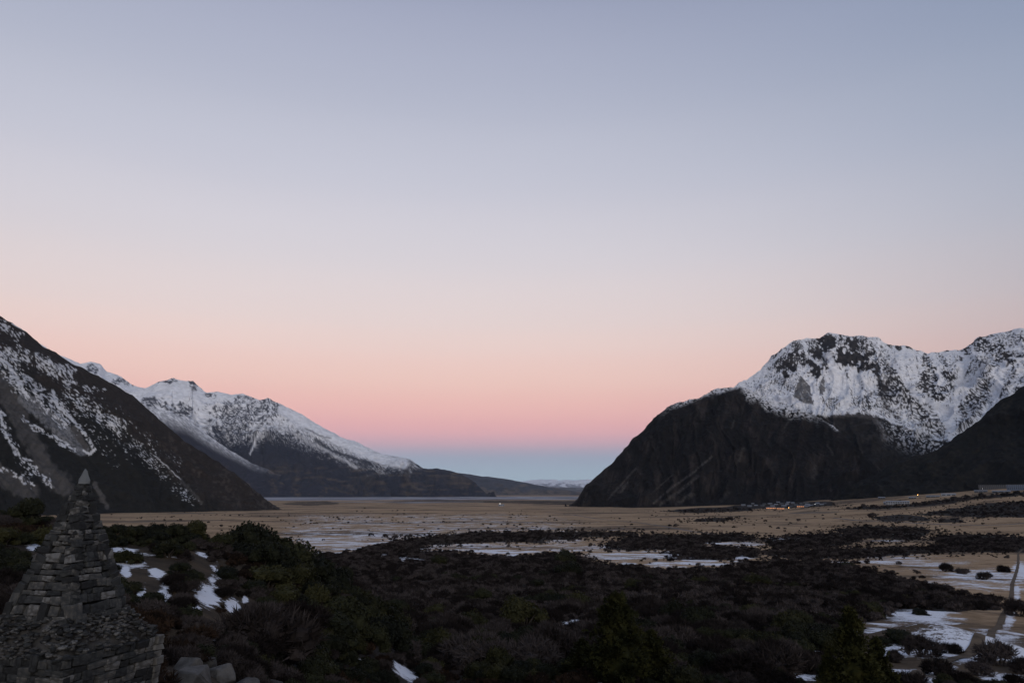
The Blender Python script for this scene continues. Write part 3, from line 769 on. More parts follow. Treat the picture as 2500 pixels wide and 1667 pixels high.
# --- snowy peak at the right
def col_peak(q):
    px, py = q['px'], q['py']
    n = fbm(px / 26, py / 26, 0, 4, 301); n2 = fbm(px / 4.2, py / 3.6, 0, 3, 302, 0.6); n3 = fbm(px / 9, py / 8, 0, 3, 303)
    c = full(q, (0.034, 0.032, 0.034))
    c = lerp3(c, (0.052, 0.047, 0.046), sstep(-0.1, 0.4, n3))
    low = np.interp(px, [1700, 1900, 2008, 2043, 2082, 2133, 2200, 2260, 2297, 2330, 2380, 2430, 2500], [940, 990, 1016, 1012, 1006, 1012, 1040, 1062, 1075, 1078, 1050, 1030, 1010])
    lown = low + n3 * 10
    base = 1 - sstep(-3, 4, py - lown - n2 * 5)
    sp_lo = speck(q, 3.6, 310, 0.36) * (1 - sstep(0, 75, py - low)) * sstep(2130, 2200, px)
    # share of snow over the face
    clean = np.maximum.reduce([stroke(q, [(2030, 880), (2042, 920), (2065, 960), (2075, 1000)], 26, 0.5, 9, 60), stroke(q, [(2090, 915), (2105, 960), (2120, 1000)], 18, 0.6, 9, 61), stroke(q, [(1990, 950), (2010, 985), (2030, 1008)], 14, 0.6, 6, 62),
                               stroke(q, [(1870, 905), (1900, 945), (1945, 985)], 16, 0.6, 8, 63), stroke(q, [(2190, 870), (2222, 937)], 10, 0.6, 5, 64), stroke(q, [(2360, 880), (2333, 969), (2320, 1050)], 13, 0.6, 6, 65), stroke(q, [(2452, 886), (2430, 982)], 11, 0.5, 4, 66), stroke(q, [(2275, 868), (2300, 900), (2322, 960)], 8, 0.6, 6, 67)])
    cov = 0.95 + 0.12 * clean - q['conv'] * 0.35 + n3 * 0.06
    def dk(cx, cy_, rx, ry, a, seed, warp=0.55):
        nonlocal cov
        cov = cov - a * blob(q, cx, cy_, rx, ry, warp, seed)
    for i, (cx, cy_, rx, ry, a) in enumerate([
        (1945, 842, 18, 16, .5), (1987, 842, 15, 24, .6), (1991, 862, 15, 14, .8), (2023, 832, 22, 24, .75), (2070, 872, 42, 19, 1.1), (2103, 842, 40, 22, .6),
        (2058, 832, 44, 18, .5), (2118, 896, 27, 13, .75), (2142, 876, 32, 22, .5), (2172, 956, 23, 29, 1.0), (2162, 922, 27, 22, .55),
        (1923, 889, 10, 9, .9), (1935, 901, 11, 9, .9), (1918, 914, 7, 7, .9), (1961, 877, 32, 15, .5), (1984, 885, 11, 8, .8), (1994, 904, 17, 15, .85),
        (2171, 842, 8, 9, .9), (2196, 848, 10, 8, .8), (2226, 851, 12, 8, .7), (1900, 872, 26, 22, .35), (2259, 880, 8, 14, .7), (2268, 906, 13, 18, .9), (2268, 938, 25, 25, 1.05), (2288, 964, 24, 14, 1.0),
        (2314, 916, 13, 16, .7), (2318, 942, 11, 14, .7), (2354, 852, 13, 11, .9), (2392, 838, 20, 22, 1.0), (2424, 847, 27, 14, .9), (2449, 866, 22, 14, 1.0),
        (2468, 884, 15, 12, 1.0), (2490, 870, 26, 5, .9), (2344, 876, 9, 6, .8), (2460, 828, 46, 18, .5), (2405, 880, 28, 14, .5), (2380, 905, 40, 14, .25),
        (2290, 856, 10, 6, .7), (2310, 852, 8, 6, .7), (2560, 850, 60, 50, .6), (2035, 985, 24, 22, .28), (2110, 985, 40, 26, .25), (2085, 940, 12, 24, .2)]):
        dk(cx, cy_, rx * 1.08, ry * 1.08, a * (1.15 if a > 0.65 else 0.85), i, 0.75)
    for k_, (poly, a) in enumerate([([(2150, 930), (2200, 915), (2262, 1005), (2325, 1062), (2300, 1078), (2200, 1040), (2145, 1000)], .36), ([(2285, 868), (2345, 862), (2332, 962), (2300, 955)], .22), ([(2350, 880), (2445, 890), (2385, 1000), (2340, 1000)], .2),
                                    ([(1850, 900), (1935, 835), (1985, 880), (1945, 905)], .26), ([(2150, 850), (2190, 855), (2235, 930), (2200, 920)], .18), ([(2020, 975), (2045, 965), (2050, 1010), (2020, 1008)], .22), ([(2085, 965), (2135, 960), (2140, 1008), (2090, 1004)], .28), ([(1820, 935), (1900, 905), (1940, 955), (1900, 975)], .2)]):
        cov = cov - a * in_poly(px + n3 * 16, py + n * 14, poly)
    cov = cov - 0.75 * stroke(q, [(2004, 868), (2012, 882), (2019, 898)], 6, 0.5, 3, 30)
    cov = cov - 0.6 * stroke(q, [(2163, 891), (2188, 925), (2219, 967), (2259, 1017), (2297, 1053)], 15, 0.7, 8, 31)
    cov = cov - 0.30 * stroke(q, [(2200, 960), (2240, 1005), (2290, 1050)], 26, 0.8, 10, 36)
    cov = cov - 0.55 * in_poly(px + n3 * 12, py + n3 * 8, [(2424, 912), (2424, 975), (2392, 1015), (2330, 1070), (2340, 990), (2375, 950)])
    cov = cov - 0.28 * in_poly(px + n3 * 12, py + n3 * 8, [(2440, 900), (2520, 900), (2520, 960), (2430, 985)])
    cov = cov - 0.22 * in_poly(px + n3 * 14, py, [(1860, 905), (1935, 880), (1960, 930), (1940, 960), (1880, 940)])
    pa = np.arctan2(1075 - py, 2322 - px); pa = np.where(px < 2150, 1.45 + (px - 2040) * -0.004, pa)
    for (pts, w, a) in [([(2195, 880), (2225, 930), (2262, 985), (2300, 1035)], 5, .5), ([(2300, 870), (2312, 920), (2322, 975)], 6, .45), ([(2340, 900), (2330, 950), (2326, 985)], 3, .5), ([(2375, 880), (2350, 935), (2338, 965)], 4, .5),
                        ([(2415, 905), (2380, 955), (2345, 1000)], 5, .5), ([(2480, 905), (2455, 945), (2440, 970)], 5, .5), ([(2500, 920), (2480, 955)], 5, .5), ([(2060, 895), (2075, 940), (2085, 985)], 2.5, .4), ([(2098, 925), (2112, 960), (2125, 995)], 3, .4),
                        ([(2140, 900), (2152, 940), (2165, 990), (2190, 1020)], 7, .5), ([(1985, 890), (1995, 940), (2010, 985)], 2.5, .4), ([(1940, 855), (1925, 880), (1900, 905)], 5, .35), ([(2235, 870), (2245, 905), (2262, 930)], 4, .5)]:
        cov = cov - a * stroke(q, pts, w * 1.3, 0.8, 6, int(pts[0][0]) % 50)
    snow = 0.93 * ospeck(q, 2.7, 320, cov, pa, 2.0, 0.09) + 0.07 * sstep(0.15, 0.75, cov + n2 * 0.3)
    snow = snow * base
    for k, (pts, w) in enumerate([([(2025, 868), (2034, 905), (2050, 940), (2062, 985)], 12), ([(2188, 874), (2205, 905), (2222, 937)], 6), ([(2224, 963), (2260, 978), (2288, 992), (2307, 1016)], 5),
                                  ([(2360, 874), (2345, 930), (2331, 975), (2327, 1010), (2318, 1056)], 9), ([(2453, 886), (2442, 930), (2431, 982)], 8), ([(1960, 830), (1972, 868), (2005, 895)], 4),
                                  ([(2400, 890), (2370, 935), (2340, 975)], 5), ([(2180, 880), (2215, 940), (2250, 975)], 5), ([(1860, 905), (1890, 880), (1915, 855)], 5)]):
        snow = np.maximum(snow, stroke(q, pts, w, 0.5, 4, 40 + k) * sstep(-0.55, -0.25, n2))
    snow = np.maximum(snow, sp_lo)
    # the lower slopes: scrub, grey scree fans
    lowm = 1 - base
    c = lerp3(c, (0.018, 0.017, 0.017), lowm * 0.85); c = lerp3(c, (0.045, 0.04, 0.038), lowm * sstep(0.05, 0.5, n3 + 0.4 * n2) * 0.6)
    gs = np.maximum.reduce([in_poly(px + n2 * 4, py + n2 * 4, [(1954, 916), (1936, 968), (1962, 982), (1986, 988), (1977, 942)]) * 1.0,
                            in_poly(px + n2 * 3, py + n2 * 3, [(2012, 910), (1999, 946), (2003, 965), (2014, 956)]) * 1.0])
    snow = snow * (1 - gs * (0.9 - 0.35 * sstep(0.25, 0.5, n2)))
    c = lerp3(c, (0.095, 0.09, 0.088), gs)
    sc2 = np.maximum.reduce([stroke(q, [(2030, 1014), (2080, 1010), (2130, 1015)], 10, 0.7, 8, 50), stroke(q, [(2135, 1015), (2155, 1040), (2160, 1070)], 10, 0.6, 8, 51),
                             stroke(q, [(2175, 1025), (2230, 1050)], 10, 0.6, 8, 52), stroke(q, [(2020, 1020), (2050, 1070), (2100, 1105)], 4, 0.6, 8, 53), stroke(q, [(2080, 1140), (2130, 1160)], 9, 0.8, 10, 54)])
    c = lerp3(c, (0.082, 0.075, 0.072), sc2 * lowm * 0.9)
    return lerp3(c, SNOWC, snow.clip(0, 1) * 0.96)

PEAK = [(1680, 1010, 4300), (1760, 960, 4400), (1807, 936, 4500), (1839, 912, 4600), (1878, 878, 4700), (1903, 853, 4750), (1937, 829, 4800), (1971, 822, 4850), (2000, 825, 4880), (2025, 815, 4900), (2064, 818, 4900),
        (2103, 817, 4900), (2142, 826, 4900), (2171, 839, 4900), (2201, 844, 4920), (2230, 853, 4950), (2264, 863, 5000), (2284, 858, 5020), (2308, 851, 5050), (2343, 848, 5050),
        (2367, 836, 5050), (2391, 822, 5050), (2426, 817, 5050), (2465, 809, 5050), (2489, 802, 5050), (2510, 804, 5050), (2600, 780, 5100), (2750, 800, 5100), (2950, 770, 5100)]
mountain('snowy_peak', 'snow-covered rocky peak with dark crags and white chutes behind the village',
         PEAK, [(1680, 3300), (2000, 3300), (2950, 3350)], 2200, 620, 270, col_peak, prof=lambda t: 0.9 * t + 0.1 * t * t, jag=1.4, rough=48, rscale=300, gully=36, gscale=190, gdir=0.0, seed=11, fine=0.05, taper_top=0.3)

# --- dark cliff dome in front of it
def col_dome(q):
    px, py = q['px'], q['py']
    n = fbm(px / 22, py / 45, 0, 4, 401); n2 = fbm(px / 5, py / 9, 0, 3, 402); n3 = fbm(px / 4, py / 4, 0, 3, 403)
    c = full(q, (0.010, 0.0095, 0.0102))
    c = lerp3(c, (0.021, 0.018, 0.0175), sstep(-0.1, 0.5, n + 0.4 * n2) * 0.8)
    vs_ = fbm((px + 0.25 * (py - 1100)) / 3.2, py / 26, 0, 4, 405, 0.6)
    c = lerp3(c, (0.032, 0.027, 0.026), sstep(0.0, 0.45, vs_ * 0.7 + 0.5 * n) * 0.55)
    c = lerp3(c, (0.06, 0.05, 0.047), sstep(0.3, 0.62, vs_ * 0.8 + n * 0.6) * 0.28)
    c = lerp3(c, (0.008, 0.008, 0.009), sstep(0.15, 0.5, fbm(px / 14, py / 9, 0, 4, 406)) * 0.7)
    sc = np.maximum.reduce([stroke(q, [(1595, 1228), (1640, 1190), (1690, 1155), (1738, 1114)], 4, 0.7, 5, 1), stroke(q, [(1610, 1232), (1660, 1198), (1700, 1165)], 6, 0.7, 7, 2) * 0.8,
                            stroke(q, [(1480, 1222), (1510, 1190), (1550, 1145)], 3.5, 0.7, 5, 3) * 0.8, stroke(q, [(1515, 1200), (1530, 1180)], 6, 0.7, 5, 4) * 0.9,
                            stroke(q, [(1590, 1205), (1640, 1160)], 2.2, 0.7, 4, 5) * 0.7, stroke(q, [(1655, 1228), (1690, 1205)], 9, 0.8, 9, 6) * 0.7, stroke(q, [(1760, 1222), (1775, 1205)], 8, 0.9, 8, 7) * 0.4,
                            stroke(q, [(1800, 1130), (1815, 1095)], 7, 0.9, 8, 8) * 0.6, stroke(q, [(1985, 1165), (1990, 1140)], 9, 0.9, 9, 9) * 0.55, stroke(q, [(1786, 1045), (1794, 1025)], 3, 0.8, 3, 10) * 0.6,
                            stroke(q, [(1910, 1050), (1925, 1030)], 4, 0.8, 4, 11) * 0.5, stroke(q, [(1738, 975), (1742, 955)], 5, 0.9, 4, 12) * 0.6, stroke(q, [(2020, 1080), (2030, 1110)], 5, .9, 5, 13) * .5])
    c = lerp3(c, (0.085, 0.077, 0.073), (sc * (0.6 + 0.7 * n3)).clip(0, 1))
    rim = np.interp(px, [1396, 1570, 1639, 1687, 1741, 1775, 1807, 1850, 1900, 1960, 2010, 2040], [1225, 1051, 988, 973, 951, 941, 939, 962, 985, 998, 1014, 1040])
    d = py - rim
    s = np.maximum(speck(q, 3.2, 410, 0.62) * (1 - sstep(5, 16, d + n * 6)) * sstep(1600, 1700, px),
                   speck(q, 3.4, 411, 0.55) * (1 - sstep(10, 34, d + n * 14)) * sstep(1800, 1830, px) * (1 - sstep(1960, 2010, px)))
    c = lerp3(c, SNOWC, (s * 0.8).clip(0, 1))
    return c
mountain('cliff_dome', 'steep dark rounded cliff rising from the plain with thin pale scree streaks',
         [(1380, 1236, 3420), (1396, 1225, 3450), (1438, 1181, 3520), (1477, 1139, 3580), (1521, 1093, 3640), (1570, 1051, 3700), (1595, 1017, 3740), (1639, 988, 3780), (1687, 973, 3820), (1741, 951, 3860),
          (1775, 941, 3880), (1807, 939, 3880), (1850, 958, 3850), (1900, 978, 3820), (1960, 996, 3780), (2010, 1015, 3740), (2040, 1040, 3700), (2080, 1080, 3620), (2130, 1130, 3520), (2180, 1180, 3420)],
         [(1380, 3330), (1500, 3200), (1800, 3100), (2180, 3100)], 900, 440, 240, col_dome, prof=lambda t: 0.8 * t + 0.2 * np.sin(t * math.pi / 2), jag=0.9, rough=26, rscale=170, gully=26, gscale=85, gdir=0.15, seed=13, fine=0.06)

# --- black forested spur at the right edge
def col_black(q):
    n = fbm(q['px'] / 5, q['py'] / 5, 0, 3, 501); n2 = fbm(q['px'] / 30, q['py'] / 30, 0, 3, 502)
    c = full(q, (0.010, 0.0105, 0.011))
    return lerp3(c, (0.020, 0.019, 0.017), sstep(-0.1, 0.6, n + n2 * 0.6))
mountain('forested_spur', 'near black forested mountain spur behind the hotel',
         [(2010, 1228, 2960), (2034, 1217, 2980), (2083, 1186, 3000), (2132, 1161, 3020), (2181, 1132, 3040), (2230, 1112, 3060), (2274, 1101, 3080), (2313, 1083, 3100), (2352, 1054, 3120), (2396, 1015, 3150), (2426, 985, 3170),
          (2455, 968, 3190), (2500, 946, 3220), (2560, 910, 3260), (2700, 830, 3320), (2950, 700, 3400)],
         [(2010, 2900), (2200, 2800), (2500, 2760), (2950, 2500)], 900, 300, 130, col_black, jag=1.3, rough=22, rscale=140, gully=16, gscale=120, seed=15, fine=0.08)

# ------------------------------------------------------------------ haze in the valley air
hm = bpy.data.materials.new('haze'); hm.use_nodes = True; hnt = hm.node_tree; hnt.nodes.clear()
ho = N(hnt, 'ShaderNodeOutputMaterial'); hv = N(hnt, 'ShaderNodeVolumePrincipled')
hv.inputs['Color'].default_value = (0.72, 0.84, 1.0, 1); hv.inputs['Density'].default_value = 5.0e-6; hv.inputs['Anisotropy'].default_value = 0.0
hnt.links.new(hv.outputs[0], ho.inputs['Volume'])
HB = 70000.0
hz0, hz1 = -120.0, 4200.0
hv_ = [(-HB, -HB, hz0), (HB, -HB, hz0), (HB, HB, hz0), (-HB, HB, hz0), (-HB, -HB, hz1), (HB, -HB, hz1), (HB, HB, hz1), (-HB, HB, hz1)]
hf_ = [(0, 3, 2, 1), (4, 5, 6, 7), (0, 1, 5, 4), (1, 2, 6, 5), (2, 3, 7, 6), (3, 0, 4, 7)]
haze = tag(obj('haze', mesh_from('haze', hv_, hf_, hm)), 'thin blue evening haze in the valley air', kind='stuff')

# ------------------------------------------------------------------ roads and the walking track
def strip(name, pts, width, mat, label, lift=0.15, step=6.0):
    P = np.array(pts, float); seg = np.hypot(*np.diff(P, axis=0).T); s = np.concatenate([[0], np.cumsum(seg)])
    n = max(int(s[-1] / step), 8); u = np.linspace(0, s[-1], n)
    x = np.interp(u, s, P[:, 0]); y = np.interp(u, s, P[:, 1])
    k = max(int(10 / step), 2)
    x = smooth1(x, k, 0); y = smooth1(y, k, 0)
    tx = np.gradient(x); ty = np.gradient(y); l = np.hypot(tx, ty) + 1e-9; nx, ny = ty / l, -tx / l
    V = []
    offs = (-0.5, -0.25, 0, 0.25, 0.5)
    wv = width * (1 + 0.12 * vn(u / 8, u * 0 + 3))
    for o in offs:
        xx = x + nx * wv * o; yy = y + ny * wv * o
        V.append(np.stack([xx, yy, ground_z(xx, yy) + lift], -1))
    V = np.stack(V, 1).reshape(-1, 3)
    return tag(obj(name, mesh_from(name, V, grid_faces(n, 5), mat, True)), label, kind='structure')
M_ROAD = noise_mat('road_surface', [(0.085, 0.085, 0.09), (0.12, 0.12, 0.125)], 0.05, coord='Object')
M_TRACK = noise_mat('track_dirt', [(0.055, 0.04, 0.027), (0.095, 0.069, 0.045), (0.13, 0.095, 0.062)], 0.35, coord='Object', bump=0.4, bscale=3)
strip('walking_track', PATHW, 1.8, M_TRACK, 'brown earth walking track between strips of snow', 0.12, 1.5)
strip('road', [hit(*p)[:2] for p in [(1330, 1250), (1396, 1256), (1458, 1266), (1555, 1275), (1624, 1285), (1692, 1297), (1746, 1305), (1800, 1314)]], 7.0, M_ROAD, 'grey road crossing the tussock plain')
strip('access_road', [hit(*p)[:2] for p in [(2032, 1264), (2098, 1271), (2187, 1273), (2261, 1278), (2336, 1281), (2425, 1282), (2520, 1276)]], 9.0, M_ROAD, 'grey road below the scrub slope')
strip('village_road', [hit(*p)[:2] for p in [(1920, 1253), (1960, 1252), (2005, 1251)]], 16.0, M_ROAD, 'short grey road in front of the village')

# ------------------------------------------------------------------ plants
def tri_soup(name, V, mat):
    V = np.asarray(V, np.float32)
    return mesh_from(name, V.reshape(-1, 3), np.arange(len(V) * 3).reshape(-1, 3), mat)

def ico(sub=1):
    bm = bmesh.new(); bmesh.ops.create_icosphere(bm, subdivisions=sub, radius=1.0)
    v = np.array([p.co[:] for p in bm.verts]); f = np.array([[q.index for q in p.verts] for p in bm.faces]); bm.free()
    return v, f
ICO1, ICO1F = ico(1); ICO2, ICO2F = ico(2)

def rdir(rg, n, up=-0.25):
    d = rg.normal(size=(n * 3, 3)); d /= np.linalg.norm(d, axis=1, keepdims=True)
    d = d[d[:, 2] > up][:n]
    while len(d) < n: d = np.concatenate([d, d])[:n]
    return d

def lobes(rg, n, flat=0.75, spread=0.62):
    L = []
    for i in range(n):
        a = rg.uniform(0, 2 * math.pi); r = spread * math.sqrt(rg.uniform(0, 1))
        s = rg.uniform(0.30, 0.48) * (1.15 - 0.45 * r)
        L.append((r * math.cos(a), r * math.sin(a), (0.16 + 0.66 * (1 - r * r) * rg.uniform(0.6, 1.1)) * flat, s, s, s * rg.uniform(0.7, 0.95)))
    for i in range(n // 2):
        a = rg.uniform(0, 2 * math.pi); r = rg.uniform(0.45, 0.75); s = rg.uniform(0.2, 0.3)
        L.append((r * math.cos(a), r * math.sin(a), rg.uniform(0.1, 0.24) * flat, s, s, s * 0.8))
    return np.array(L)

def core_tris(L, k=0.74, rg=None):
    out = []
    for l in L:
        v = ICO1 * (1 + 0.2 * rg.normal(size=(len(ICO1), 1))) * l[3:] * k + l[:3]
        v[:, 2] = np.maximum(v[:, 2], 0.02)
        out.append(v[ICO1F])
    return np.concatenate(out)

def twig_crown(name, seed, mat, n=1500, flat=0.75, nl=9, spread=0.62, tw=(0.020, 0.27)):
    rg = np.random.default_rng(seed); L = lobes(rg, nl, flat, spread)
    w = L[:, 3] ** 2; idx = rg.choice(len(L), n, p=w / w.sum()); l = L[idx]
    d = rdir(rg, n)
    base = l[:, :3] + d * l[:, 3:] * rg.uniform(0.55, 0.85, (n, 1))
    dirn = d * 0.8 + rg.normal(size=(n, 3)) * 0.45 + np.array([0, 0, 0.25]); dirn /= np.linalg.norm(dirn, axis=1, keepdims=True)
    ln = rg.uniform(0.6, 1.2, (n, 1)) * tw[1]
    sd = np.cross(dirn, rg.normal(size=(n, 3))); sd /= np.linalg.norm(sd, axis=1, keepdims=True) + 1e-9
    wd = tw[0] * rg.uniform(0.7, 1.5, (n, 1))
    tr = np.stack([base - sd * wd, base + sd * wd, base + dirn * ln], 1)
    # side twigs
    mid = base + dirn * ln * 0.45; d2 = dirn + rg.normal(size=(n, 3)) * 0.8; d2 /= np.linalg.norm(d2, axis=1, keepdims=True)
    tr2 = np.stack([mid - sd * wd * 0.6, mid + sd * wd * 0.6, mid + d2 * ln * 0.6], 1)
    T_ = np.concatenate([core_tris(L, 0.62, rg), tr, tr2])
    T_[..., 2] = np.maximum(T_[..., 2], 0.0)
    return tri_soup(name, T_, mat)

def leaf_crown(name, seed, mat, n=2200, flat=0.8, nl=10, spread=0.6, leaf=0.05, L=None):
    rg = np.random.default_rng(seed)
    if L is None: L = lobes(rg, nl, flat, spread)
    w = L[:, 3] ** 2; idx = rg.choice(len(L), n, p=w / w.sum()); l = L[idx]
    d = rdir(rg, n, -0.4)
    c = l[:, :3] + d * l[:, 3:] * rg.uniform(0.72, 1.08, (n, 1))
    nrm = d + rg.normal(size=(n, 3)) * 0.7; nrm /= np.linalg.norm(nrm, axis=1, keepdims=True)
    a = np.cross(nrm, rg.normal(size=(n, 3))); a /= np.linalg.norm(a, axis=1, keepdims=True) + 1e-9
    b_ = np.cross(nrm, a); s = leaf * rg.uniform(0.6, 1.4, (n, 1))
    t1 = np.stack([c - a * s, c + b_ * s * 0.6, c + a * s * 1.3], 1); t2 = np.stack([c - a * s * 0.8, c + a * s, c - b_ * s * 0.8 + nrm * s * 0.3], 1)
    T_ = np.concatenate([core_tris(L, 0.80, rg), t1, t2]); T_[..., 2] = np.maximum(T_[..., 2], 0.0)
    return tri_soup(name, T_, mat)

def tube(p0, p1, r0, r1, k=5):
    p0, p1 = np.array(p0, float), np.array(p1, float); d = p1 - p0; d /= np.linalg.norm(d) + 1e-9
    a = np.cross(d, [0.3, 0.5, 0.81]); a /= np.linalg.norm(a); b_ = np.cross(d, a); out = []
    for i in range(k):
        t0, t1 = 2 * math.pi * i / k, 2 * math.pi * (i + 1) / k
        q = [p0 + r0 * (a * math.cos(t) + b_ * math.sin(t)) for t in (t0, t1)] + [p1 + r1 * (a * math.cos(t) + b_ * math.sin(t)) for t in (t1, t0)]
        out += [[q[0], q[1], q[2]], [q[0], q[2], q[3]]]
    return out

def stem_mesh(name, seed, mat, n=5, h=0.5):
    rg = np.random.default_rng(seed); T_ = []
    for i in range(n):
        a = 2 * math.pi * (i + rg.uniform(0, .6)) / n; b0 = np.array([0.06 * math.cos(a), 0.06 * math.sin(a), -0.12])
        m_ = np.array([0.2 * math.cos(a), 0.2 * math.sin(a), h * 0.5]); e = np.array([0.42 * math.cos(a + .3), 0.42 * math.sin(a + .3), h * rg.uniform(0.9, 1.3)])
        T_ += tube(b0, m_, 0.05, 0.035) + tube(m_, e, 0.035, 0.012)
    return tri_soup(name, np.array(T_), mat)

def conifer_crown(name, seed, mat, h=2.6, w=0.95, nb=150):
    """unit-width conifer: drooping branch sprays round a leader, ragged outline"""
    rg = np.random.default_rng(seed); T_ = []
    for i in range(nb):
        t = (i + rg.uniform(0, 1)) / nb; z = 0.12 * h + t * 0.86 * h
        L_ = w * (1 - t) ** 0.75 * rg.uniform(0.65, 1.1) * (1.0 if t > 0.12 else 0.6 + 3 * t) + 0.05
        a = rg.uniform(0, 2 * math.pi); up = rg.uniform(-0.1, 0.35) + 0.5 * t
        d = np.array([math.cos(a), math.sin(a), up]); d /= np.linalg.norm(d); p0 = np.array([0, 0, z])
        T_ += tube(p0, p0 + d * L_, 0.012, 0.004, 3)
        m_ = int(18 + 34 * L_)
        s = rg.uniform(0.2, 1.05, (m_, 1)); pos = p0 + d * L_ * s + rg.normal(size=(m_, 3)) * 0.06 * (0.6 + L_)
        nd = d + rg.normal(size=(m_, 3)) * 0.75 + np.array([0, 0, 0.35]); nd /= np.linalg.norm(nd, axis=1, keepdims=True)
        sd = np.cross(nd, rg.normal(size=(m_, 3))); sd /= np.linalg.norm(sd, axis=1, keepdims=True)
        ln = rg.uniform(0.07, 0.14, (m_, 1)); wd = rg.uniform(0.018, 0.034, (m_, 1))
        T_ += list(np.stack([pos - sd * wd, pos + sd * wd, pos + nd * ln], 1)) + list(np.stack([pos + nd * ln * .3 - sd * wd * 2, pos + nd * ln * .3 + sd * wd * 2, pos - nd * ln * .4], 1))
    # dense inner mass
    for t in np.linspace(0.14, 0.9, 9):
        s = w * 0.52 * (1 - t) ** 0.75 + 0.03
        v = ICO1 * np.array([s, s, h * 0.10]) * (1 + 0.25 * rg.normal(size=(len(ICO1), 1))) + np.array([0, 0, t * h])
        T_ += list(v[ICO1F])
    return tri_soup(name, np.array(T_), mat)

M_TWIG = noise_mat('bare_twigs', [(0.015, 0.012, 0.0115), (0.033, 0.027, 0.0255), (0.062, 0.052, 0.05)], 1.5, rnd=0.75, coord='Object', rough=0.95, spec=0.05)
M_RUST = noise_mat('rusty_heath', [(0.014, 0.010, 0.008), (0.026, 0.0175, 0.013), (0.042, 0.026, 0.017)], 2.5, rnd=0.4, coord='Object', rough=0.95, spec=0.05)
M_BARK = noise_mat('bark', [(0.03, 0.025, 0.02), (0.06, 0.05, 0.042)], 6, coord='Object')
M_OLIVE = noise_mat('olive_leaves', [(0.009, 0.0102, 0.005), (0.019, 0.0195, 0.0075), (0.034, 0.033, 0.0125)], 2.2, rnd=0.45, coord='Object', rough=0.75, spec=0.12)
M_DKGREEN = noise_mat('dark_leaves', [(0.007, 0.0085, 0.0055), (0.014, 0.0158, 0.008), (0.025, 0.0265, 0.0115)], 2.2, rnd=0.4, coord='Object', rough=0.75, spec=0.12)
M_PINE = noise_mat('pine_needles', [(0.012, 0.014, 0.005), (0.028, 0.029, 0.009), (0.05, 0.047, 0.015)], 2.0, rnd=0.3, coord='Object', rough=0.8, spec=0.1)
M_TUFT = noise_mat('tussock_blades', [(0.03, 0.022, 0.014), (0.06, 0.043, 0.025), (0.09, 0.066, 0.04)], 1.5, rnd=0.7, coord='Object', rough=0.95, spec=0.05)

TW = [twig_crown('crown', 100 + i, M_TWIG, n=1300, flat=[0.75, 0.62, 0.85, 0.7][i], nl=[9, 11, 8, 12][i], spread=[.62, .7, .55, .68][i]) for i in range(4)]
TWF = [twig_crown('crown', 130 + i, M_TWIG, n=420, flat=[0.75, 0.6, 0.85][i], nl=[7, 8, 6][i], tw=(0.035, 0.22)) for i in range(3)]
RU = [twig_crown('crown', 160 + i, M_RUST, n=700, flat=0.6, nl=8, tw=(0.025, 0.2)) for i in range(2)]
GR = [leaf_crown('crown', 200 + i, M_OLIVE, flat=[0.8, 0.7, 0.95][i], nl=[10, 12, 9][i]) for i in range(3)]
DG = [leaf_crown('crown', 220 + i, M_DKGREEN, flat=[0.8, 0.65, 1.0][i], nl=[10, 13, 11][i]) for i in range(3)]
PC = [conifer_crown('crown', 240 + i, M_PINE, h=[2.5, 2.9][i], w=[0.95, 0.85][i]) for i in range(2)]
STEM = [stem_mesh('trunk', 300 + i, M_BARK) for i in range(2)]
PTR = [tri_soup('trunk', np.array(tube((0, 0, -0.15), (0, 0, 1.2), 0.085, 0.05, 8) + tube((0, 0, 1.2), (0.02, 0, 2.45), 0.05, 0.008, 8)), M_BARK)]

def plant(name, crown, trunk, loc, half_w, label, cat, group=None, hz=1.0, rz=None):
    o = empty(name, loc, random.uniform(0, 6.28) if rz is None else rz)
    o.scale = (half_w, half_w * random.uniform(0.92, 1.08), half_w * hz)
    obj('crown', crown, o); obj('trunk', trunk, o)
    return tag(o, label, cat, group)

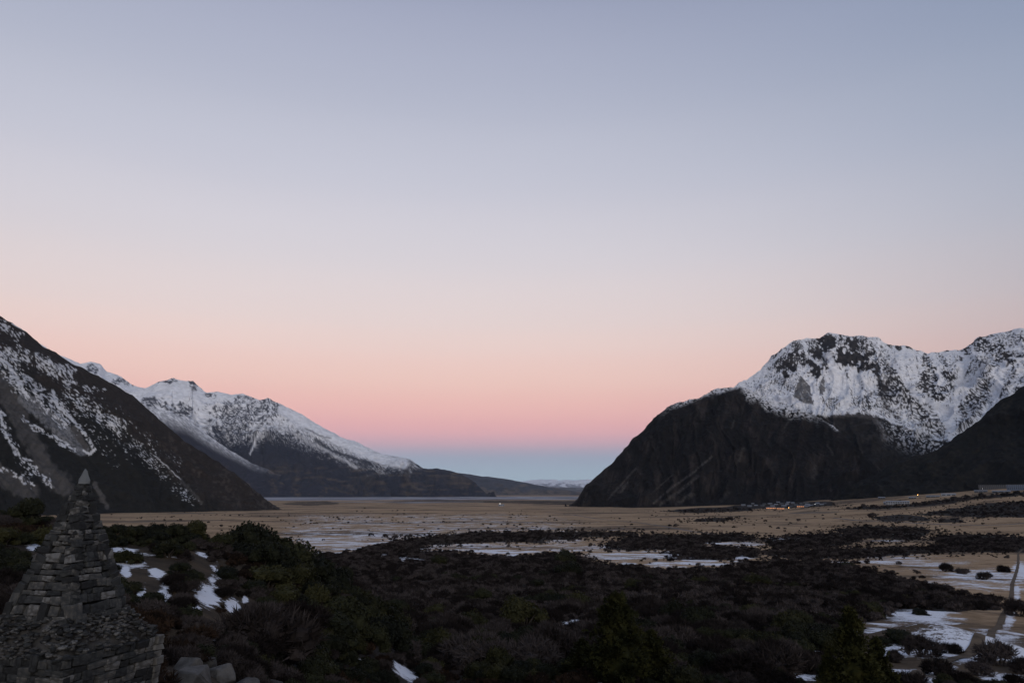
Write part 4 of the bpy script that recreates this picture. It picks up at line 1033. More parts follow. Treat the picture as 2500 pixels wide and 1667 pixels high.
# hand-placed evergreens: (photo column, row of the middle, width in photo px, distance or None, kind, height factor, label)
G_B = 'dense evergreen bushes in the scrub'
GL_HILL = 'dense green bush on the hillside behind the stone cairn'
GL_MAIN = 'olive green bush among the bare grey scrub'
BUSH = [
    (479, 1262, 70, 72, 'G', 1.25, 'tallest rounded green bush on the hillside crest, against the tan plain'),
    (384, 1273, 62, 70, 'D', 1.1, 'low dark bush on the hillside crest beside the tallest rounded bush'),
    (430, 1290, 70, 64, 'D', 1.1, GL_HILL), (330, 1285, 70, 62, 'G', 1.1, GL_HILL), (318, 1302, 80, 52, 'G', 0.9, GL_HILL), (415, 1312, 84, 56, 'G', 0.85, GL_HILL),
    (540, 1305, 70, 66, 'D', 1.2, GL_HILL), (462, 1372, 70, 46, 'G', 0.8, GL_HILL), (440, 1345, 60, 50, 'D', 0.8, GL_HILL), (595, 1338, 90, 70, 'D', .9, GL_HILL), (560, 1340, 80, 55, 'D', .9, GL_HILL),
    (72, 1222, 100, 66, 'D', 1.15, 'dark bush behind the cairn, below the scree of the left mountainside'), (18, 1255, 90, 52, 'G', 1.0, 'olive bush at the far left edge beyond the cairn'),
    (120, 1248, 95, 56, 'G', 1.0, 'olive bush directly behind the top of the cairn'), (-60, 1235, 100, 60, 'D', 1.1, GL_HILL), (33, 1410, 80, 24, 'G', 0.8, GL_HILL), (290, 1265, 55, 70, 'D', 1.0, GL_HILL),
    (180, 1300, 70, 45, 'D', 0.8, GL_HILL), (250, 1305, 60, 56, 'G', 1.0, GL_HILL), (60, 1360, 60, 34, 'D', .6, GL_HILL),
    (612, 1318, 140, 78, 'D', 1.12, 'big dark bushy tree standing against the plain at the hillside edge'),
    (680, 1335, 190, 80, 'D', 0.9, 'broad dark bush leaning down the slope beside the big bushy tree'), (748, 1362, 150, 84, 'D', 1.0, 'low dark bush on the slope below the broad one'),
    (650, 1365, 110, 66, 'D', 1.1, GL_MAIN), (820, 1362, 105, 105, 'D', 1.25, 'dark spiky bush standing alone before the snow-streaked plain'), (760, 1385, 90, 90, 'D', 1.0, GL_MAIN), (885, 1366, 80, 120, 'D', .9, GL_MAIN),
    (690, 1455, 110, None, 'G', 0.9, GL_MAIN), (620, 1425, 80, None, 'D', 0.9, GL_MAIN), (836, 1400, 55, None, 'G', 1.0, GL_MAIN), (777, 1545, 90, None, 'G', 0.8, GL_MAIN),
    (866, 1535, 95, None, 'D', 1.1, GL_MAIN), (875, 1480, 40, None, 'G', 0.9, GL_MAIN), (480, 1585, 90, None, 'D', 0.8, GL_HILL), (672, 1484, 40, None, 'G', 0.8, GL_MAIN), (560, 1590, 90, None, 'D', .7, GL_HILL),
    (1070, 1366, 50, None, 'G', 0.9, GL_MAIN), (1380, 1352, 70, 560, 'D', 1.1, 'dark green bush rising at the edge of the tan meadow'), (1389, 1384, 76, None, 'G', 0.8, GL_MAIN), (1312, 1422, 40, None, 'G', 0.9, GL_MAIN),
    (1325, 1396, 50, None, 'G', 0.7, GL_MAIN), (1092, 1401, 40, None, 'G', 0.7, GL_MAIN), (1064, 1493, 66, None, 'G', 1.0, GL_MAIN), (1146, 1515, 90, None, 'G', 1.1, GL_MAIN),
    (1280, 1500, 120, None, 'G', 1.0, GL_MAIN), (1240, 1478, 55, None, 'G', .9, GL_MAIN), (1418, 1462, 90, None, 'G', 0.9, GL_MAIN), (990, 1570, 70, None, 'G', 1.1, GL_MAIN), (1178, 1598, 110, None, 'G', 1.1, GL_MAIN),
    (970, 1473, 75, None, 'D', 0.9, GL_MAIN), (1057, 1622, 66, None, 'G', 0.9, GL_MAIN), (870, 1478, 50, None, 'G', 0.8, GL_MAIN), (1643, 1500, 90, None, 'G', 1.3, GL_MAIN),
    (1712, 1522, 95, None, 'D', 1.1, GL_MAIN), (1917, 1500, 64, None, 'G', 0.9, GL_MAIN), (1849, 1408, 76, None, 'G', 0.8, GL_MAIN), (1780, 1422, 44, None, 'D', 0.8, GL_MAIN), (2073, 1378, 44, None, 'G', 0.8, GL_MAIN),
    (2196, 1540, 88, None, 'D', 0.75, 'dark round bush on the snowy mound beside the walking track'), (2152, 1562, 50, None, 'D', 0.7, 'small dark bush at the foot of the snowy mound'),
    (1668, 1650, 110, None, 'G', 0.9, GL_MAIN), (1745, 1655, 70, None, 'D', 0.9, GL_MAIN), (1575, 1560, 100, None, 'D', 1.2, GL_MAIN), (1472, 1600, 90, None, 'G', 1.0, GL_MAIN), (2245, 1486, 50, None, 'D', 0.7, GL_MAIN),
    (1540, 1600, 150, None, 'D', 1.0, GL_MAIN), (1620, 1580, 120, None, 'D', .9, GL_MAIN), (2150, 1640, 90, None, 'D', .9, GL_MAIN), (2300, 1655, 60, None, 'G', .8, GL_MAIN), (2440, 1668, 60, None, 'G', .8, GL_MAIN),
    (1580, 1406, 40, None, 'G', .8, GL_MAIN), (1420, 1440, 45, None, 'G', .8, GL_MAIN), (2000, 1560, 60, None, 'D', .9, GL_MAIN), (1690, 1470, 50, None, 'G', .8, GL_MAIN),
]
placed = []
for i, (px, py, w, r, kind, hz, lab) in enumerate(BUSH):
    x, y, z, r = at(px, r, py) if r else hit(px, min(py + 0.28 * w, 1690))
    hw = w / 2 / F * r * 1.08 * math.cos(math.atan2(x, y)) ** 1.5
    grp = G_B if lab in (GL_HILL, GL_MAIN) else None
    if lab == GL_HILL:
        lab = ('olive' if kind == 'G' else 'dark green') + (' bush on the hillside crest ' if py < 1330 else ' bush on the open hillside ') + ('left of the cairn tip' if px < 205 else 'just right of the cairn' if px < 420 else 'between the cairn and the big bushy tree')
    elif lab == GL_MAIN:
        lab = ('olive' if kind == 'G' else 'dark green') + ' domed bush ' + ('in the near scrub ' if py > 1510 else 'in mid scrub ' if py > 1420 else 'at the scrub edge ') + (
            'on the slope below the big bushy tree' if px < 900 else 'left of the tall olive conifer' if px < 1440 else 'near the tall olive conifer' if px < 1720 else 'left of the narrow dark conifer' if px < 2050 else 'near the walking track')
    me = (GR if kind == 'G' else DG)[i % 3]
    plant('evergreen_bush', me, STEM[i % 2], (x, y, z - 0.04 * hw), hw, lab, 'bush', grp, hz)
    placed.append((x, y, hw))

for (px, ptop, w, r, v, lab) in [(1505, 1452, 190, 62, 0, 'tall olive conifer rising from the scrub near the middle of the foreground'),
                                (2074, 1486, 165, 60, 1, 'narrow dark conifer beside the snow at the foot of the walking track')]:
    x, y, z, r = at(px, r, 1500)
    te = float(pix_az_el(px, ptop)[1]); ztop = EYE + r * te; hw = w / 2 / F * r * math.cos(math.atan2(x, y)) ** 1.6
    o = empty('conifer_tree', (x, y, z - 0.1), 0.7 + v)
    hh = [2.5, 2.9][v]; o.scale = (hw, hw, (ztop - z + 0.1) / (hh * 0.99))
    obj('crown', PC[v], o); obj('trunk', PTR[0], o)
    tag(o, lab, 'tree'); placed.append((x, y, hw * 0.7))
# smaller companions of the conifers
for (px, ptop, w, r, v, lab) in [(1420, 1560, 110, 66, 1, 'small bushy conifer left of the tall olive conifer'), (1590, 1540, 120, 66, 0, 'small bushy conifer right of the tall olive conifer'), (2140, 1560, 110, 62, 0, 'short bushy conifer touching the narrow dark conifer'), (2020, 1590, 90, 60, 1, 'small dark conifer below the narrow one, by the bottom edge')]:
    x, y, z, r = at(px, r, 1600); te = float(pix_az_el(px, ptop)[1]); ztop = EYE + r * te; hw = w / 2 / F * r * math.cos(math.atan2(x, y)) ** 1.6
    o = empty('conifer_tree', (x, y, z - 0.1), 2.1 + v); o.scale = (hw, hw, (ztop - z + 0.1) / ([2.5, 2.9][v] * 0.99))
    obj('crown', PC[v], o); obj('trunk', PTR[0], o); tag(o, lab, 'tree'); placed.append((x, y, hw * 0.7))

# bare shrubs that stand clear of the mass
G_S = 'bare grey shrubs standing on the snow and grass'
for i, (px, py, w, lab) in enumerate([
    (2250, 1575, 105, 'large bare grey shrub on the snow left of the walking track'), (2325, 1578, 62, 'bare grey shrub between the large one and the walking track'), (2440, 1592, 120, 'large bare shrub on the snow right of the walking track'), (2500, 1618, 90, 'bare shrub at the right edge of the snow field'),
    (2313, 1383, 46, 'bare shrub on the speckled snow meadow, leftmost of its group'), (2352, 1391, 38, 'low bare shrub on the snow meadow beside the leftmost one'), (2406, 1404, 42, 'bare shrub on the snow meadow before the walking track'), (2452, 1386, 42, 'bare shrub next to the upper walking track'),
    (2180, 1600, 60, None), (2130, 1610, 60, None), (2390, 1630, 70, None), (2290, 1625, 90, None), (2350, 1655, 80, None), (2230, 1655, 90, None), (2490, 1480, 90, None), (2480, 1655, 60, None), (2195, 1372, 20, None), (2170, 1465, 60, None),
    (1270, 1279, 9, 'p'), (1255, 1281, 8, 'p'), (1240, 1278, 9, 'p'), (1225, 1279, 8, 'p'), (1198, 1279, 8, 'p'), (1262, 1284, 7, 'p'), (1310, 1285, 8, 'p'), (1300, 1284, 6, 'p'), (905, 1304, 16, 'p'), (940, 1307, 20, 'p'), (965, 1308, 20, 'p'), (1000, 1309, 18, 'p'),
    (1050, 1308, 20, 'p'), (890, 1239, 6, 'p'), (850, 1274, 8, 'p'), (812, 1289, 7, 'p'), (832, 1290, 7, 'p'), (760, 1270, 8, 'p'), (1120, 1292, 7, 'p'), (1463, 1330, 12, 'p'), (1440, 1345, 14, 'p'), (1650, 1281, 16, 'p'), (1635, 1281, 12, 'p'), (1560, 1291, 10, 'p'),
    (1600, 1365, 16, 'p'), (1573, 1362, 12, 'p'), (2040, 1254, 8, 'p'), (1990, 1260, 7, 'p'), (1930, 1275, 9, 'p'), (1880, 1284, 9, 'p'), (1968, 1285, 10, 'p'), (2010, 1265, 8, 'p'), (1840, 1280, 8, 'p'), (1820, 1273, 7, 'p'), (2130, 1255, 30, 'p'), (2190, 1262, 9, 'p'),
    (2220, 1266, 8, 'p'), (2160, 1264, 8, 'p'), (2400, 1277, 10, 'p'), (2290, 1292, 14, 'p'), (2440, 1297, 12, 'p'), (1920, 1268, 8, 'p'), (2060, 1281, 10, 'p'), (1900, 1287, 12, 'p'), (1870, 1270, 10, 'p'), (1950, 1268, 14, 'p')]):
    x, y, z, r = hit(px, min(py + 0.25 * w, 1685)); hw = w / 2 / F * r * math.cos(math.atan2(x, y)) ** 1.6
    if lab == 'p': lb, g = 'small dark shrub scattered on the tan plain ' + ('left of the lone white lamp' if px < 1100 else 'below the lone white lamp' if px < 1350 else 'beside the grey road' if px < 1800 else 'in front of the village' if px < 2080 else 'below the hotel slope'), 'shrubs scattered on the plain'
    elif lab is None: lb, g = 'bare grey shrub on patchy snow ' + ('left of the walking track' if px < 2330 else 'beside the walking track'), G_S
    else: lb, g = lab, None
    plant('bare_shrub', TW[i % 4] if w > 30 else TWF[i % 3], STEM[i % 2], (x, y, z - 0.05 * hw), hw, lb, 'shrub', g, 1.0)
    placed.append((x, y, hw))

BOULDERS = [
    (445, 1622, 66, 0.75, 'upright angular grey boulder next to the cairn plinth'), (500, 1618, 46, 0.6, 'grey boulder behind the flat-topped one'), (455, 1658, 100, 0.55, 'broad flat-topped pale boulder at the bottom edge beside the cairn'),
    (535, 1645, 60, 0.65, 'angular boulder right of the flat-topped one'), (590, 1668, 80, 0.45, 'low flat boulder at the bottom edge, farthest from the cairn'), (400, 1660, 40, 0.8, 'small boulder wedged against the cairn plinth'),
    (670, 1672, 50, 0.4, 'low stone half buried in heath at the bottom edge'), (265, 1672, 90, 0.5, 'rounded brown boulder in front of the cairn plinth'), (60, 1668, 110, 0.5, 'long low boulder at the bottom left corner before the cairn')]
BWORLD = [hit(p[0], min(p[1] + p[2] * 0.25, 1740), 5.0) + (p[2],) for p in BOULDERS if p[0] > 300]

def clear_view(x, y, px, py):
    """True where no plant may stand: on or just in front of boulders and lying snow"""
    bad = np.zeros(len(x), bool); r = np.hypot(x, y)
    for (bx_, by_, bz_, br_, w) in BWORLD:
        bp = math.atan2(bx_, by_); da = np.abs(np.arctan2(x, y) - bp) * br_
        bad |= (da < w / F * br_ * 0.62) & (r < br_ + 0.5)
    for (sx, sy, a, hw, hd, s_) in SNOWW:
        r0 = math.hypot(sx, sy)
        if r0 > 330: continue
        dx, dy = x - sx, y - sy; u = dx * math.cos(a) - dy * math.sin(a); v = dx * math.sin(a) + dy * math.cos(a)
        bad |= (np.abs(u) < hw * 1.0) & (v < hd * 0.9) & (v > -hd * 0.8 - min(8.0, 0.15 * r0))
    return bad

# ------------------------------------------------------------------ the scrub: every shrub a point; the largest 300 become things
def scatter(rmin, rmax, spacing, azmin, azmax, seed):
    rg = np.random.default_rng(seed); out = []
    r = rmin
    while r < rmax:
        s = spacing(r); n = int(r * (azmax - azmin) / s)
        a = azmin + (np.arange(n) + rg.uniform(0, 1, n)) / n * (azmax - azmin)
        rr_ = r + rg.uniform(0, 1, n) * s
        out.append(np.stack([rr_ * np.sin(a), rr_ * np.cos(a)], 1)); r += s * 0.9
    return np.concatenate(out)

PTS = scatter(24, 2600, lambda r: np.interp(r, [24, 50, 120, 200, 600, 1200, 2600], [1.8, 2.3, 3.1, 3.5, 4.2, 6.0, 13.0]), -0.62, 0.70, 5)
x, y = PTS.T; z = ground_z(x, y); px, py = project(x, y, z)
rj = np.hypot(x, y); jit = sstep(150, 600, rj)
jx = px + RNG.normal(size=len(px)) * 36 * jit; jy = py + RNG.normal(size=len(px)) * np.clip((py - 1203) * 0.055, 0, 6) * jit
snow, scrub, heath = zone_masks(x, y, z, px, py)
scrub = np.zeros(len(x)); n1j = fbm(x / 30, y / 30, 0, 3, 21); n2j = fbm(x / 9, y / 9, 0, 3, 22)
for poly, d, w in SCRUB:
    if d > 0: scrub = np.maximum(scrub, in_poly(jx + n1j * 14 + n2j * 5, jy + n1j * np.clip((py - 1203) * 0.03, 0, 6), poly))
sp_n = fbm(x / 130, y / 60, 0, 4, 81)
sparse = (scrub < 0.5) & (rj > 620) & (RNG.uniform(0, 1, len(x)) < 0.005 + 0.16 * sstep(0.28, 0.55, sp_n)) & (py < 1350)
scrub = np.maximum(scrub, sparse)
keep = (scrub > 0.5) & (px > -120) & (px < 2620) & (py > 1205)
dens = np.zeros(len(x)); wid = np.full(len(x), 3.6)
for poly, d, w in SCRUB:
    if d > 0:
        mk = in_poly(px, py, poly); dens = np.where(mk, np.maximum(dens, d), dens); wid = np.where(mk, w, wid)
dens = np.where(dens == 0, 0.9, dens); wid = np.where(sparse, np.interp(rj, [600, 2600], [3.0, 5.0]), wid)
gap = fbm(x / 22, y / 22, 0, 3, 77)
keep &= RNG.uniform(0, 1, len(x)) < dens * (1 - 0.7 * sstep(0.2, 0.5, gap))
keep &= (snow < 0.55) & ~clear_view(x, y, px, py)
keep &= visible(x, y, z + 4.0)
for (bx_, by_, bw) in placed:
    keep &= np.hypot(x - bx_, y - by_) > bw * 0.72
d_track, _ = seg_dist(x, y, PATHW); keep &= d_track > 3.2
x, y, z, px, py, wid = (v[keep] for v in (x, y, z, px, py, wid))
r = np.hypot(x, y)
hw = wid * 0.5 * np.where(RNG.uniform(0, 1, len(x)) < 0.12, 1.55, RNG.uniform(0.45, 1.15, len(x))) * (1 + 0.5 * fbm(x / 16, y / 16, 0, 2, 78)) * np.interp(r, [24, 50, 120, 400], [0.5, 0.68, 0.9, 1.0]) * np.interp(r, [500, 2600], [1.0, 1.25])
sparse = None
green = (fbm(x / 20, y / 20, 0, 3, 79) + 0.25 * (1 - sstep(90, 260, r)) + 0.08 * sstep(1700, 700, px) + 0.07 * sstep(1430, 1520, py) * (px > 900) * (px < 1850)) > 0.49
vis = visible(x, y, z + hw * 0.6) & (px > 10) & (px < 2490) & (py < 1700)
order = np.argsort(-np.where(vis, hw / r, -1))
near = order[:300]; rest = order[300:]
G_M = 'bare shrubs massed across the valley scrub'
def whereabouts(px, py):
    side = ('right beside the stone cairn' if px < 560 else 'between the cairn and the tall olive conifer' if px < 1380 else 'around the tall olive conifer' if px < 1650
            else 'between the two tall conifers' if px < 2000 else 'beside the narrow dark conifer')
    return ('close to the bottom edge, ' if py > 1600 else 'in the near scrub, ' if py > 1510 else 'in mid scrub, ') + side
for k in near:
    if green[k]:
        plant('evergreen_bush', (GR + DG)[k % 6], STEM[k % 2], (x[k], y[k], z[k] - 0.05 * hw[k]), float(hw[k]) * 0.95, 'olive green bush ' + whereabouts(px[k], py[k]), 'bush', G_B, random.uniform(0.8, 1.2))
        continue
    plant('thorn_shrub', TW[k % 4], STEM[k % 2], (x[k], y[k], z[k] - 0.05 * hw[k]), float(hw[k]), 'bare grey-brown shrub ' + whereabouts(px[k], py[k]), 'shrub', G_M, random.uniform(0.8, 1.15))

def gn_scatter(name, pts, rot, scl, idx, meshes, label, tilt=None):
    me = bpy.data.meshes.new(name); me.vertices.add(len(pts)); me.vertices.foreach_set('co', np.asarray(pts, np.float32).ravel())
    float_attr(me, 'rot', rot); float_attr(me, 'scl', scl)
    a = me.attributes.new('idx', 'INT', 'POINT'); a.data.foreach_set('value', np.asarray(idx, np.int32))
    o = obj(name, me)
    src = bpy.data.collections.new(name + '_kinds')
    for i, m_ in enumerate(meshes):
        src.objects.link(bpy.data.objects.new('%s_kind_%02d' % (name, i), m_))
    g = bpy.data.node_groups.new(name, 'GeometryNodeTree')
    g.interface.new_socket('Geometry', in_out='INPUT', socket_type='NodeSocketGeometry'); g.interface.new_socket('Geometry', in_out='OUTPUT', socket_type='NodeSocketGeometry')
    gi, go = g.nodes.new('NodeGroupInput'), g.nodes.new('NodeGroupOutput')
    ip = g.nodes.new('GeometryNodeInstanceOnPoints'); ci = g.nodes.new('GeometryNodeCollectionInfo')
    ci.inputs[0].default_value = src; ci.inputs['Separate Children'].default_value = True; ci.inputs['Reset Children'].default_value = True
    def na(nm, ty):
        n = g.nodes.new('GeometryNodeInputNamedAttribute'); n.data_type = ty; n.inputs[0].default_value = nm; return n.outputs[0]
    cx = g.nodes.new('ShaderNodeCombineXYZ'); g.links.new(na('rot', 'FLOAT'), cx.inputs[2])
    e2r = g.nodes.new('FunctionNodeEulerToRotation'); g.links.new(cx.outputs[0], e2r.inputs[0])
    g.links.new(gi.outputs[0], ip.inputs['Points']); g.links.new(ci.outputs[0], ip.inputs['Instance'])
    ip.inputs['Pick Instance'].default_value = True
    g.links.new(na('idx', 'INT'), ip.inputs['Instance Index']); g.links.new(e2r.outputs[0], ip.inputs['Rotation']); g.links.new(na('scl', 'FLOAT'), ip.inputs['Scale'])
    g.links.new(ip.outputs[0], go.inputs[0])
    md = o.modifiers.new('scatter', 'NODES'); md.node_group = g
    return tag(o, label, kind='stuff')

n = len(rest)
far_i = np.where(r[rest] < 190, RNG.integers(0, 4, n), 4 + RNG.integers(0, 3, n))
far_i = np.where(green[rest] & (r[rest] < 420), 7 + RNG.integers(0, 6, n), far_i)
gn_scatter('scrub', np.stack([x[rest], y[rest], z[rest] - 0.05 * hw[rest]], 1), RNG.uniform(0, 6.28, n), hw[rest], far_i, TW + TWF + GR + DG, 'grey-brown thorn scrub spreading over the valley floor')
print('shrubs', len(x))

# low heath and tussock on the near hillside
PTS = scatter(14, 110, lambda r_: np.interp(r_, [14, 110], [0.62, 1.4]), -0.75, 0.72, 9)
x, y = PTS.T; z = ground_z(x, y); px, py = project(x, y, z)
snow, scrub_, heath_ = zone_masks(x, y, z, px, py)
keep = (snow < 0.50) & visible(x, y, z + 1.0) & (px > -150) & (px < 2650) & (py < 1760)
keep &= ~clear_view(x, y, px, py)
keep &= ~((np.hypot(x - at(190, 13)[0], y - at(190, 13)[1]) < 3.4))
hill = in_poly(px, py, HEATH)
keep &= RNG.uniform(0, 1, len(x)) < np.where(hill, 0.95, 0.6)
x, y, z, px, py, hill = (v[keep] for v in (x, y, z, px, py, hill))
n = len(x)
def tuft(name, seed):
    rg = np.random.default_rng(seed); k = 60; a = rg.uniform(0, 6.28, k); t = rg.uniform(0.15, 0.9, k)
    b0 = np.stack([0.25 * np.cos(a) * rg.uniform(0, 1, k), 0.25 * np.sin(a) * rg.uniform(0, 1, k), 0 * a - 0.05], 1)
    tip = b0 + np.stack([np.cos(a) * t, np.sin(a) * t, 1.0 - 0.6 * t], 1) * rg.uniform(0.6, 1.1, (k, 1))
    sd = np.stack([-np.sin(a), np.cos(a), 0 * a], 1) * 0.05
    return tri_soup(name, np.stack([b0 - sd, b0 + sd, tip], 1), M_TUFT)
TU = [tuft('tuft_%d' % i, 400 + i) for i in range(3)]
pick = RNG.uniform(0, 1, n); big = fbm(x / 7, y / 7, 0, 2, 55)
idx = np.where(pick < 0.2, RNG.integers(0, 3, n), np.where(big > 0.30, 3 + RNG.integers(0, 2, n), np.where(big < -0.12, 9 + RNG.integers(0, 3, n), 5 + RNG.integers(0, 4, n))))
scl = np.where(idx < 3, RNG.uniform(0.22, 0.45, n), RNG.uniform(0.32, 0.85, n))
gn_scatter('heath', np.stack([x, y, z - 0.04], 1), RNG.uniform(0, 6.28, n), scl, idx, TU + RU + TW + DG, 'low brown heath and tussock covering the near hillside')
print('heath', n)

# ------------------------------------------------------------------ stones
def rock_mesh(name, seed, mat, sub=2, sharp=0.35, planes=7):
    rg = np.random.default_rng(seed)
    V, Fc = (ICO2, ICO2F) if sub == 2 else (ICO1, ICO1F)
    V = V.copy()
    for i in range(planes):
        d = rg.normal(size=3); d /= np.linalg.norm(d); c_ = rg.uniform(0.55, 0.85)
        k = V @ d; V = V - np.outer(np.maximum(k - c_, 0), d)
    V = V + rg.normal(size=V.shape) * 0.02
    return mesh_from(name, V, Fc, mat)

def crag_mesh(name, seed, mat, n=15):
    """angular block: the hull of a few scattered points with worn edges"""
    rg = np.random.default_rng(seed); bm = bmesh.new()
    p = rg.normal(size=(n, 3)); p /= np.linalg.norm(p, axis=1, keepdims=True); p *= rg.uniform(0.85, 1.1, (n, 1))
    for v in np.concatenate([p, [[.8, .5, -.6], [-.8, .4, -.6], [0, -.9, -.6]]]): bm.verts.new(v)
    r_ = bmesh.ops.convex_hull(bm, input=list(bm.verts))
    bmesh.ops.delete(bm, geom=[v for v in bm.verts if not v.link_faces], context='VERTS')
    bmesh.ops.dissolve_limit(bm, angle_limit=0.25, verts=list(bm.verts), edges=list(bm.edges))
    bmesh.ops.bevel(bm, geom=list(bm.edges), offset=0.07, segments=1, affect='EDGES')
    bmesh.ops.triangulate(bm, faces=list(bm.faces))
    for v in bm.verts: v.co += Vector(rg.normal(size=3) * 0.02)
    me = bpy.data.meshes.new(name); bm.to_mesh(me); bm.free(); me.materials.append(mat)
    return me

M_STONE = noise_mat('cairn_stone', [(0.017, 0.0175, 0.018), (0.034, 0.036, 0.0365), (0.054, 0.055, 0.0535), (0.08, 0.076, 0.069), (0.15, 0.15, 0.146)], 2.2, rnd=0.72, coord='Object', bump=0.5, bscale=9, rough=0.85, poss=[0.18, 0.40, 0.58, 0.72, 0.86])
M_MORTAR = noise_mat('cairn_core', [(0.012, 0.012, 0.012), (0.022, 0.021, 0.02)], 4, coord='Object')
M_BOULDER = noise_mat('boulder_rock', [(0.04, 0.038, 0.036), (0.078, 0.075, 0.071), (0.12, 0.115, 0.108)], 1.6, rnd=0.3, coord='Object', bump=0.6, bscale=7, rough=0.9)

def box_stone(name, seed, mat):
    """one roughly squared block, chamfered and uneven, unit size"""
    rg = np.random.default_rng(seed); bm = bmesh.new(); bmesh.ops.create_cube(bm, size=1.0)
    for v in bm.verts:
        v.co.x += rg.uniform(-0.10, 0.10); v.co.y += rg.uniform(-0.08, 0.08); v.co.z += rg.uniform(-0.09, 0.09)
    bmesh.ops.bevel(bm, geom=list(bm.edges), offset=0.07, segments=1, affect='EDGES', profile=0.6)
    for v in bm.verts:
        v.co += Vector(rg.normal(size=3) * 0.012)
    me = bpy.data.meshes.new(name); bm.to_mesh(me); bm.free(); me.materials.append(mat)
    return me
BS = [box_stone('stone', 500 + i, M_STONE) for i in range(18)]
RS = [rock_mesh('rubble_stone', 540 + i, M_STONE, 1, planes=5) for i in range(10)]

# the cairn: plinth, skirt of rubble and a tall stone pyramid set corner-on
CD = 13.2
CX, CY, _, _ = at(204, CD, 1178)
CROT = math.radians(-44) - math.atan2(CX, CY)
zg = float(ground_z(CX, CY))
zpix = lambda px, py: EYE + CD * float(pix_az_el(px, py)[1])
Z_PL = zpix(190, 1566)        # plinth top
Z_PY = zpix(190, 1484)        # foot of the pyramid
Z_TOP = zpix(204, 1180)       # below the cap stone
cairn = empty('stone_cairn', (CX, CY, zg - 0.05), CROT)
tag(cairn, 'tall pyramid cairn of stacked grey stones on a square stone plinth', 'cairn')
Zc = zg - 0.05
def frustum(h0, z0, h1, z1, mat, name, parent):
    v = [(-h0, -h0, z0), (h0, -h0, z0), (h0, h0, z0), (-h0, h0, z0), (-h1, -h1, z1), (h1, -h1, z1), (h1, h1, z1), (-h1, h1, z1)]
    return obj(name, mesh_from(name, v, [(0, 3, 2, 1), (4, 5, 6, 7), (0, 1, 5, 4), (1, 2, 6, 5), (2, 3, 7, 6), (3, 0, 4, 7)], mat), parent)

def joined(meshes_mats, name, mat, parent, kind='stuff'):
    V, Fc, o_ = [], [], 0
    for me, M_ in meshes_mats:
        v = np.array([p.co[:] for p in me.vertices]); v = v @ np.array(M_.to_3x3()).T + np.array(M_.translation)
        V.append(v); Fc += [[i + o_ for i in p.vertices] for p in me.polygons]; o_ += len(v)
    if not V: return None
    o = obj(name, mesh_from(name, np.concatenate(V), Fc, mat), parent); o['kind'] = kind
    return o

def coursed(half, z0, z1, parent, seed, hmin, hmax, wmin, wmax, backname):
    """courses of stones over the four faces; half(z) is the half side at height z. Faces 0,1 look at the camera"""
    rg = random.Random(seed); back = []; cnt = 0
    slope = math.atan2(half(z0) - half(z1), z1 - z0)
    z = z0
    while z < z1 - 0.02:
        f = (z - z0) / (z1 - z0)
        h = min(rg.uniform(hmin, hmax) * (1.25 - 0.5 * f), z1 - z)
        zc = z + h / 2; a = half(zc)
        for face in range(4):
            u = -a - rg.uniform(0, 0.05)
            while u < a - 0.02:
                w = rg.uniform(wmin, wmax) * (1.15 - 0.45 * f)
                if u + w > a - 0.05: w = a + 0.02 - u
                hh = h * rg.uniform(0.86, 1.06); dep = min(rg.uniform(0.12, 0.18), a * 1.1)
                out_ = rg.uniform(-0.025, 0.03)
                if rg.random() < 0.10 and w > 0.1: hh *= 1.7; out_ += 0.022
                M_ = (Matrix.Rotation(face * math.pi / 2, 4, 'Z') @ Matrix.Translation((u + w / 2, -(a - dep / 2 + out_), zc + rg.uniform(-.008, .008)))
                      @ Matrix.Rotation(-slope + rg.uniform(-.05, .05), 4, 'X') @ Matrix.Rotation(rg.uniform(-.05, .05), 4, 'Y') @ Matrix.Rotation(rg.uniform(-.06, .06), 4, 'Z')
                      @ Matrix.Diagonal((max(w - 0.008, 0.04), dep, hh * 0.97, 1)))
                me = rg.choice(BS)
                if face in VISF:
                    o = bpy.data.objects.new('stone', me); link(o, parent); o.matrix_local = M_; cnt += 1
                else:
                    back.append((me, M_))
                u += w
        z += h
    joined(back, backname, M_STONE, parent)
    return cnt
# which faces look towards the camera
VISF = []
for face in range(4):
    d = Matrix.Rotation(CROT + face * math.pi / 2, 3, 'Z') @ Vector((0, -1, 0))
    if d.dot(Vector((-CX, -CY, 0)).normalized()) > 0: VISF.append(face)
HB0, HT = 0.565, 0.045
HP = 0.95
core = frustum(HB0 - 0.10, Z_PY - Zc - 0.3, 0.03, Z_TOP - Zc, M_MORTAR, 'pyramid_core', cairn)
n1 = coursed(lambda z_: HB0 + (HT - HB0) * (z_ - (Z_PY - Zc)) / (Z_TOP - Z_PY), Z_PY - Zc - 0.12, Z_TOP - Zc, core, 1, 0.06, 0.14, 0.08, 0.28, 'rear_stones')
plinth = frustum(HP - 0.12, -0.35, HP - 0.14, Z_PL - Zc - 0.05, M_MORTAR, 'plinth', cairn)
n2 = coursed(lambda z_: HP, -0.3, Z_PL - Zc, plinth, 2, 0.09, 0.17, 0.14, 0.42, 'rear_stones')
